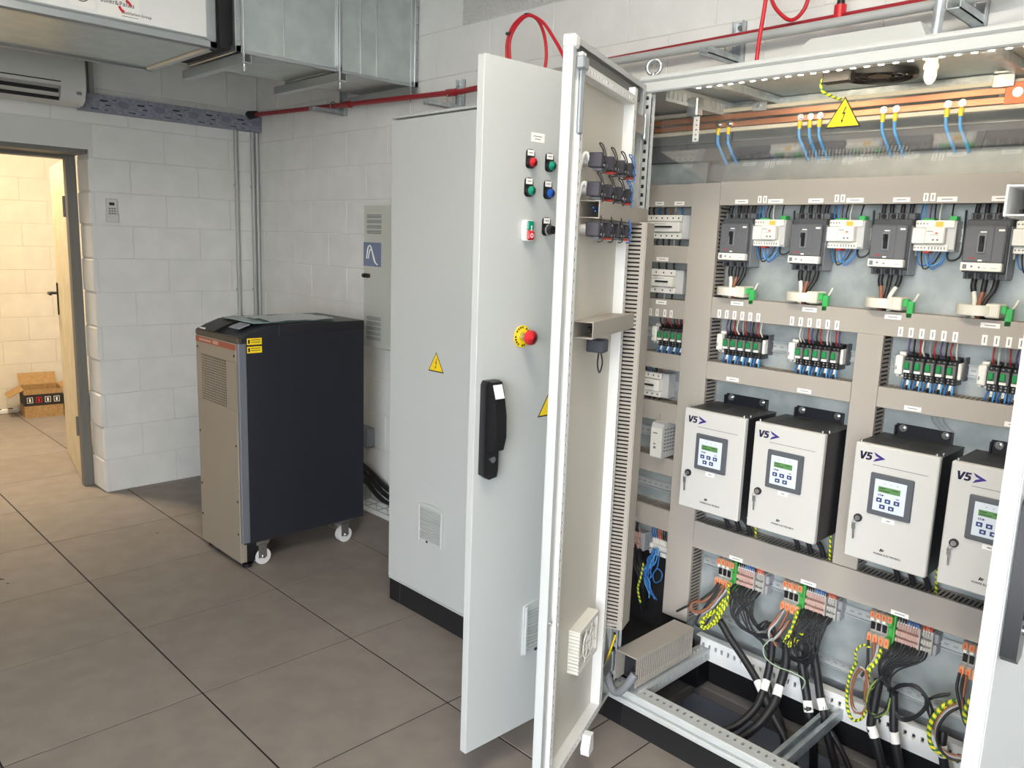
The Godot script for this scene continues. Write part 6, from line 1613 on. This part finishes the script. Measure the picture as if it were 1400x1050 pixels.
	# left column: terminals and blue control wires at the bottom
	for q in [[3.2, "brown signal terminals at the foot of left column"], [3.33, "pale signal terminals beside the wide upright duct"]]:
		var s := thing("signal_terminals", q[1], "terminal row", V(q[0], 0.462, 0.1))
		for k in 9:
			part(s, "terminal", MB.new().box(V(k * 0.009, -0.03, 0), V(k * 0.009 + 0.008, 0.034, 0.03), 0.0006).box(V(k * 0.009, -0.03, 0.03), V(k * 0.009 + 0.008, -0.014, 0.044), 0.0006).box(V(k * 0.009, -0.004, 0.03), V(k * 0.009 + 0.008, 0.01, 0.046), 0.0006), M.pink if q[0] < 3.3 else M.device)
		part(s, "end_clamp", MB.new().box(V(0.082, -0.036, 0), V(0.1, 0.036, 0.04), 0.003), M.w_grey)
		for k in 8:
			wire("terminal_wire", "thin coloured wire above the lowest terminals in left column", "wires above lowest terminals", [V(q[0] + 0.006 + k * 0.01, 0.495, 0.135), V(q[0] + 0.006 + k * 0.01, 0.52, 0.145), V(q[0] + 0.008 + k * 0.01, 0.56, 0.135)], 0.0026, [M.w_blue, M.w_blue, M.w_blue, M.w_orange, M.w_orange, M.w_black, M.w_black, M.w_grey][k], 3, 5)
	for k in 12:
		wire("control_wire", "thin blue control wire tangled at the foot of left column", "blue wires at foot of left column", jig(P([3.363, 0.458, 0.160, 3.371, 0.422, 0.190, 3.362, 0.373, 0.200, 3.372, 0.333, 0.200, 3.391, 0.293, 0.190]), 0.016), 0.0024, M.w_blue if k % 3 else M.w_lightblue, 6, 5)
	wire("control_wire", "coiled blue wire beside the wide upright duct", "", P([3.393, 0.461, 0.170, 3.408, 0.416, 0.200, 3.391, 0.382, 0.200, 3.400, 0.354, 0.200, 3.425, 0.368, 0.200, 3.429, 0.398, 0.200, 3.406, 0.407, 0.200, 3.383, 0.365, 0.200]), 0.0024, M.w_blue, 8, 5)
	wire("earth_wire", "green earth plug lead hanging in the left column foot", "", P([3.346, 0.411, 0.200, 3.351, 0.360, 0.220, 3.342, 0.313, 0.220, 3.359, 0.261, 0.220]), 0.004, M.w_gy, 6, 7)
	for k in 14:
		wire("control_wire", "dark wire hanging at the foot of the left column", "dark wires at foot of left column", jig(P([3.274, 0.430, 0.160, 3.321, 0.388, 0.200, 3.345, 0.338, 0.200, 3.345, 0.229, 0.180]), 0.02), 0.0035, M.w_black, 6, 5)
	# drive cables below the boxes
	var dn := ["beside the wide duct", "left of the upright duct", "right of the upright duct", "behind the right door"]
	for k in 4:
		var x: float = [3.541, 3.797, 4.11, 4.362][k]
		for j in 3:
			wire("drive_cable", "thick black cable under the drive box " + dn[k], "cables under drive box " + dn[k], [V(x + 0.07 + j * 0.04, 0.72, 0.16), V(x + 0.08 + j * 0.042, 0.69, 0.165), V(x + 0.1 + j * 0.042, 0.655, 0.15), V(x + 0.11 + j * 0.042, 0.61, 0.14)], 0.008, M.w_black, 4, 8)
		wire("earth_wire", "green and yellow earth wire under the drive box " + dn[k], "", [V(x + 0.205, 0.72, 0.14), V(x + 0.21, 0.68, 0.15), V(x + 0.212, 0.61, 0.14)], 0.004, M.w_gy, 4, 6)
	for k in 3:
		wire("control_wire", "thin clear wire arching on the plate above drive boxes", "pale wires above the drives", [V(4.235 + k * 0.014, 1.14, 0.11), V(4.245 + k * 0.016, 1.11, 0.115), V(4.27 + k * 0.016, 1.085, 0.11)], 0.0015, M.w_grey, 5, 5)

func build_ups() -> void:
	var o := thing("power_unit", "tall black power supply unit on castors with beige front", "power unit", V(1.15, 0.0, 0.26))
	var W := 0.445
	var D := 0.66
	# body sides follow the curved top
	var side := PackedVector2Array([Vector2(0.0, 0.125), Vector2(D, 0.125), Vector2(D, 1.085), Vector2(D - 0.03, 1.11), Vector2(D - 0.09, 1.138), Vector2(D - 0.16, 1.152), Vector2(0.4, 1.156), Vector2(0.0, 1.156)])
	part(o, "body", MB.new().at(V(W, 0, 0), Basis(Vector3.BACK, Vector3.UP, Vector3.LEFT)).prism(side, 0.0, W, true), M.ups)
	part(o, "lid", MB.new().box(V(-0.002, 1.105, -0.002), V(W + 0.002, 1.158, 0.47), 0.003), M.ups_top)
	part(o, "front_band", MB.new().box(V(-0.001, 1.078, D - 0.01), V(W + 0.001, 1.106, D + 0.014), 0.005), M.ups_band)
	part(o, "control_hood", MB.new().at(V(0, 0, 0), Basis(Vector3.BACK, Vector3.UP, Vector3.LEFT)).prism(PackedVector2Array([Vector2(D + 0.012, 1.106), Vector2(D - 0.03, 1.125), Vector2(D - 0.1, 1.152), Vector2(D - 0.18, 1.162), Vector2(D - 0.18, 1.1), Vector2(D + 0.012, 1.1)]), -W * 0.42, -0.01, true), M.black)
	part(o, "display", MB.new().at(V(0.3, 1.14, D - 0.07), Basis(Vector3.RIGHT, 0.33)).box(V(-0.05, 0.0, -0.03), V(0.05, 0.006, 0.03), 0.002), mat("8a8f98", 0.25))
	part(o, "badge", MB.new().box(V(0.05, 1.112, D + 0.006), V(0.1, 1.118, D + 0.0145)), M.label)
	# front panel with perforated field
	var fz := D + 0.012
	var fp := MB.new()
	var gx0 := 0.055
	var gx1 := 0.325
	var gy0 := 0.765
	var gy1 := 0.99
	fp.box(V(0.0, 0.03, D - 0.02), V(0.425, gy0, fz), 0.002).box(V(0.0, gy1, D - 0.02), V(0.425, 1.078, fz), 0.002).box(V(0.0, gy0, D - 0.02), V(gx0, gy1, fz)).box(V(gx1, gy0, D - 0.02), V(0.425, gy1, fz))
	part(o, "front_panel", fp, M.ups_front)
	part(o, "perforated_field", MB.new().perf(V(gx0, gy0, fz), V(gx1 - gx0, 0, 0), V(0, gy1 - gy0, 0), 16, 18, 0.68, 0.62, 0.002), M.ups_front)
	part(o, "field_backing", MB.new().box(V(gx0, gy0, D - 0.01), V(gx1, gy1, D - 0.006)), M.black)
	part(o, "red_stripe", MB.new().box(V(0.0, 1.046, fz), V(0.425, 1.072, fz + 0.0006)), M.ups_red)
	part(o, "stripe_print", MB.new().box(V(0.04, 1.054, fz + 0.0006), V(0.17, 1.064, fz + 0.001)).box(V(0.19, 1.052, fz + 0.0006), V(0.25, 1.068, fz + 0.001)), mat("c9a08c", 0.5))
	part(o, "edge_profile", MB.new().box(V(0.425, 0.13, D - 0.03), V(W + 0.002, 1.08, fz - 0.002), 0.004), M.ups_edge)
	part(o, "toe_plate", MB.new().box(V(0.0, 0.03, D - 0.1), V(0.425, 0.125, D - 0.02), 0.002), M.black)
	var sc := MB.new()
	for y in [1.02, 0.6, 0.33, 0.17]:
		for x in [0.018, 0.408]: sc.cyl(V(x, y, fz), V(x, y, fz + 0.002), 0.006, -1, 8)
	part(o, "panel_screws", sc, M.black)
	for y in [1.071, 1.033]:
		part(o, "warning_label", MB.new().box(V(W + 0.0002, y, 0.555), V(W + 0.0008, y + 0.03, 0.627)), M.yellow)
		part(o, "label_print", MB.new().box(V(W + 0.0008, y + 0.006, 0.613), V(W + 0.0011, y + 0.024, 0.622)).box(V(W + 0.0008, y + 0.02, 0.562), V(W + 0.0011, y + 0.023, 0.608)).box(V(W + 0.0008, y + 0.01, 0.562), V(W + 0.0011, y + 0.013, 0.608)), M.ink)
	for q in [V(0.03, 0, D - 0.03), V(0.4, 0, D - 0.03)]:
		part(o, "levelling_foot", MB.new().at(q).cyl(V(0, 0, 0), V(0, 0.014, 0), 0.024, 0.02, 14).cyl(V(0, 0.014, 0), V(0, 0.125, 0), 0.006, -1, 8), M.black)
	for q in [V(0.385, 0, 0.56), V(0.385, 0, 0.1), V(0.06, 0, 0.1), V(0.06, 0, 0.5)]:
		var c := Node3D.new()
		c.name = "castor"
		o.add_child(c, true)
		c.position = q
		part(c, "wheel", MB.new().cyl(V(0.008, 0.04, 0), V(0.042, 0.04, 0), 0.04, -1, 22), mat("d3d3d1", 0.45))
		part(c, "fork", MB.new().box(V(0.044, 0.035, -0.018), V(0.048, 0.105, 0.025), 0.001).box(V(0.002, 0.035, -0.018), V(0.006, 0.105, 0.025), 0.001).box(V(0.002, 0.1, -0.03), V(0.048, 0.125, 0.035), 0.002), M.steel)
		part(c, "axle", MB.new().cyl(V(0.0, 0.04, 0), V(0.054, 0.04, 0), 0.007, -1, 8), M.steel)
	# papers lying on top
	var fo := thing("document_folder", "teal grey plastic folder lying on the black unit", "folder", V(1.2, 1.1585, 0.4))
	part(fo, "sleeve", MB.new().box(V(0, 0, 0.0), V(0.33, 0.004, 0.42), 0.001), M.folder)
	var pa := thing("paper_sheet", "pale crumpled sheet lying over the plastic folder", "paper", V(1.27, 1.1628, 0.38))
	var ps := MB.new()
	for i in 8:
		for j in 8:
			var f := func(a: int, b: int) -> Vector3: return V(a * 0.036, 0.001 + 0.005 * absf(sin(a * 1.3 + b * 0.7)) + 0.003 * absf(sin(b * 1.9)), b * 0.045 + 0.01 * sin(a))
			ps.quad(f.call(i, j), f.call(i + 1, j), f.call(i + 1, j + 1), f.call(i, j + 1), Vector3.UP)
	part(pa, "sheet", ps, M.paper)
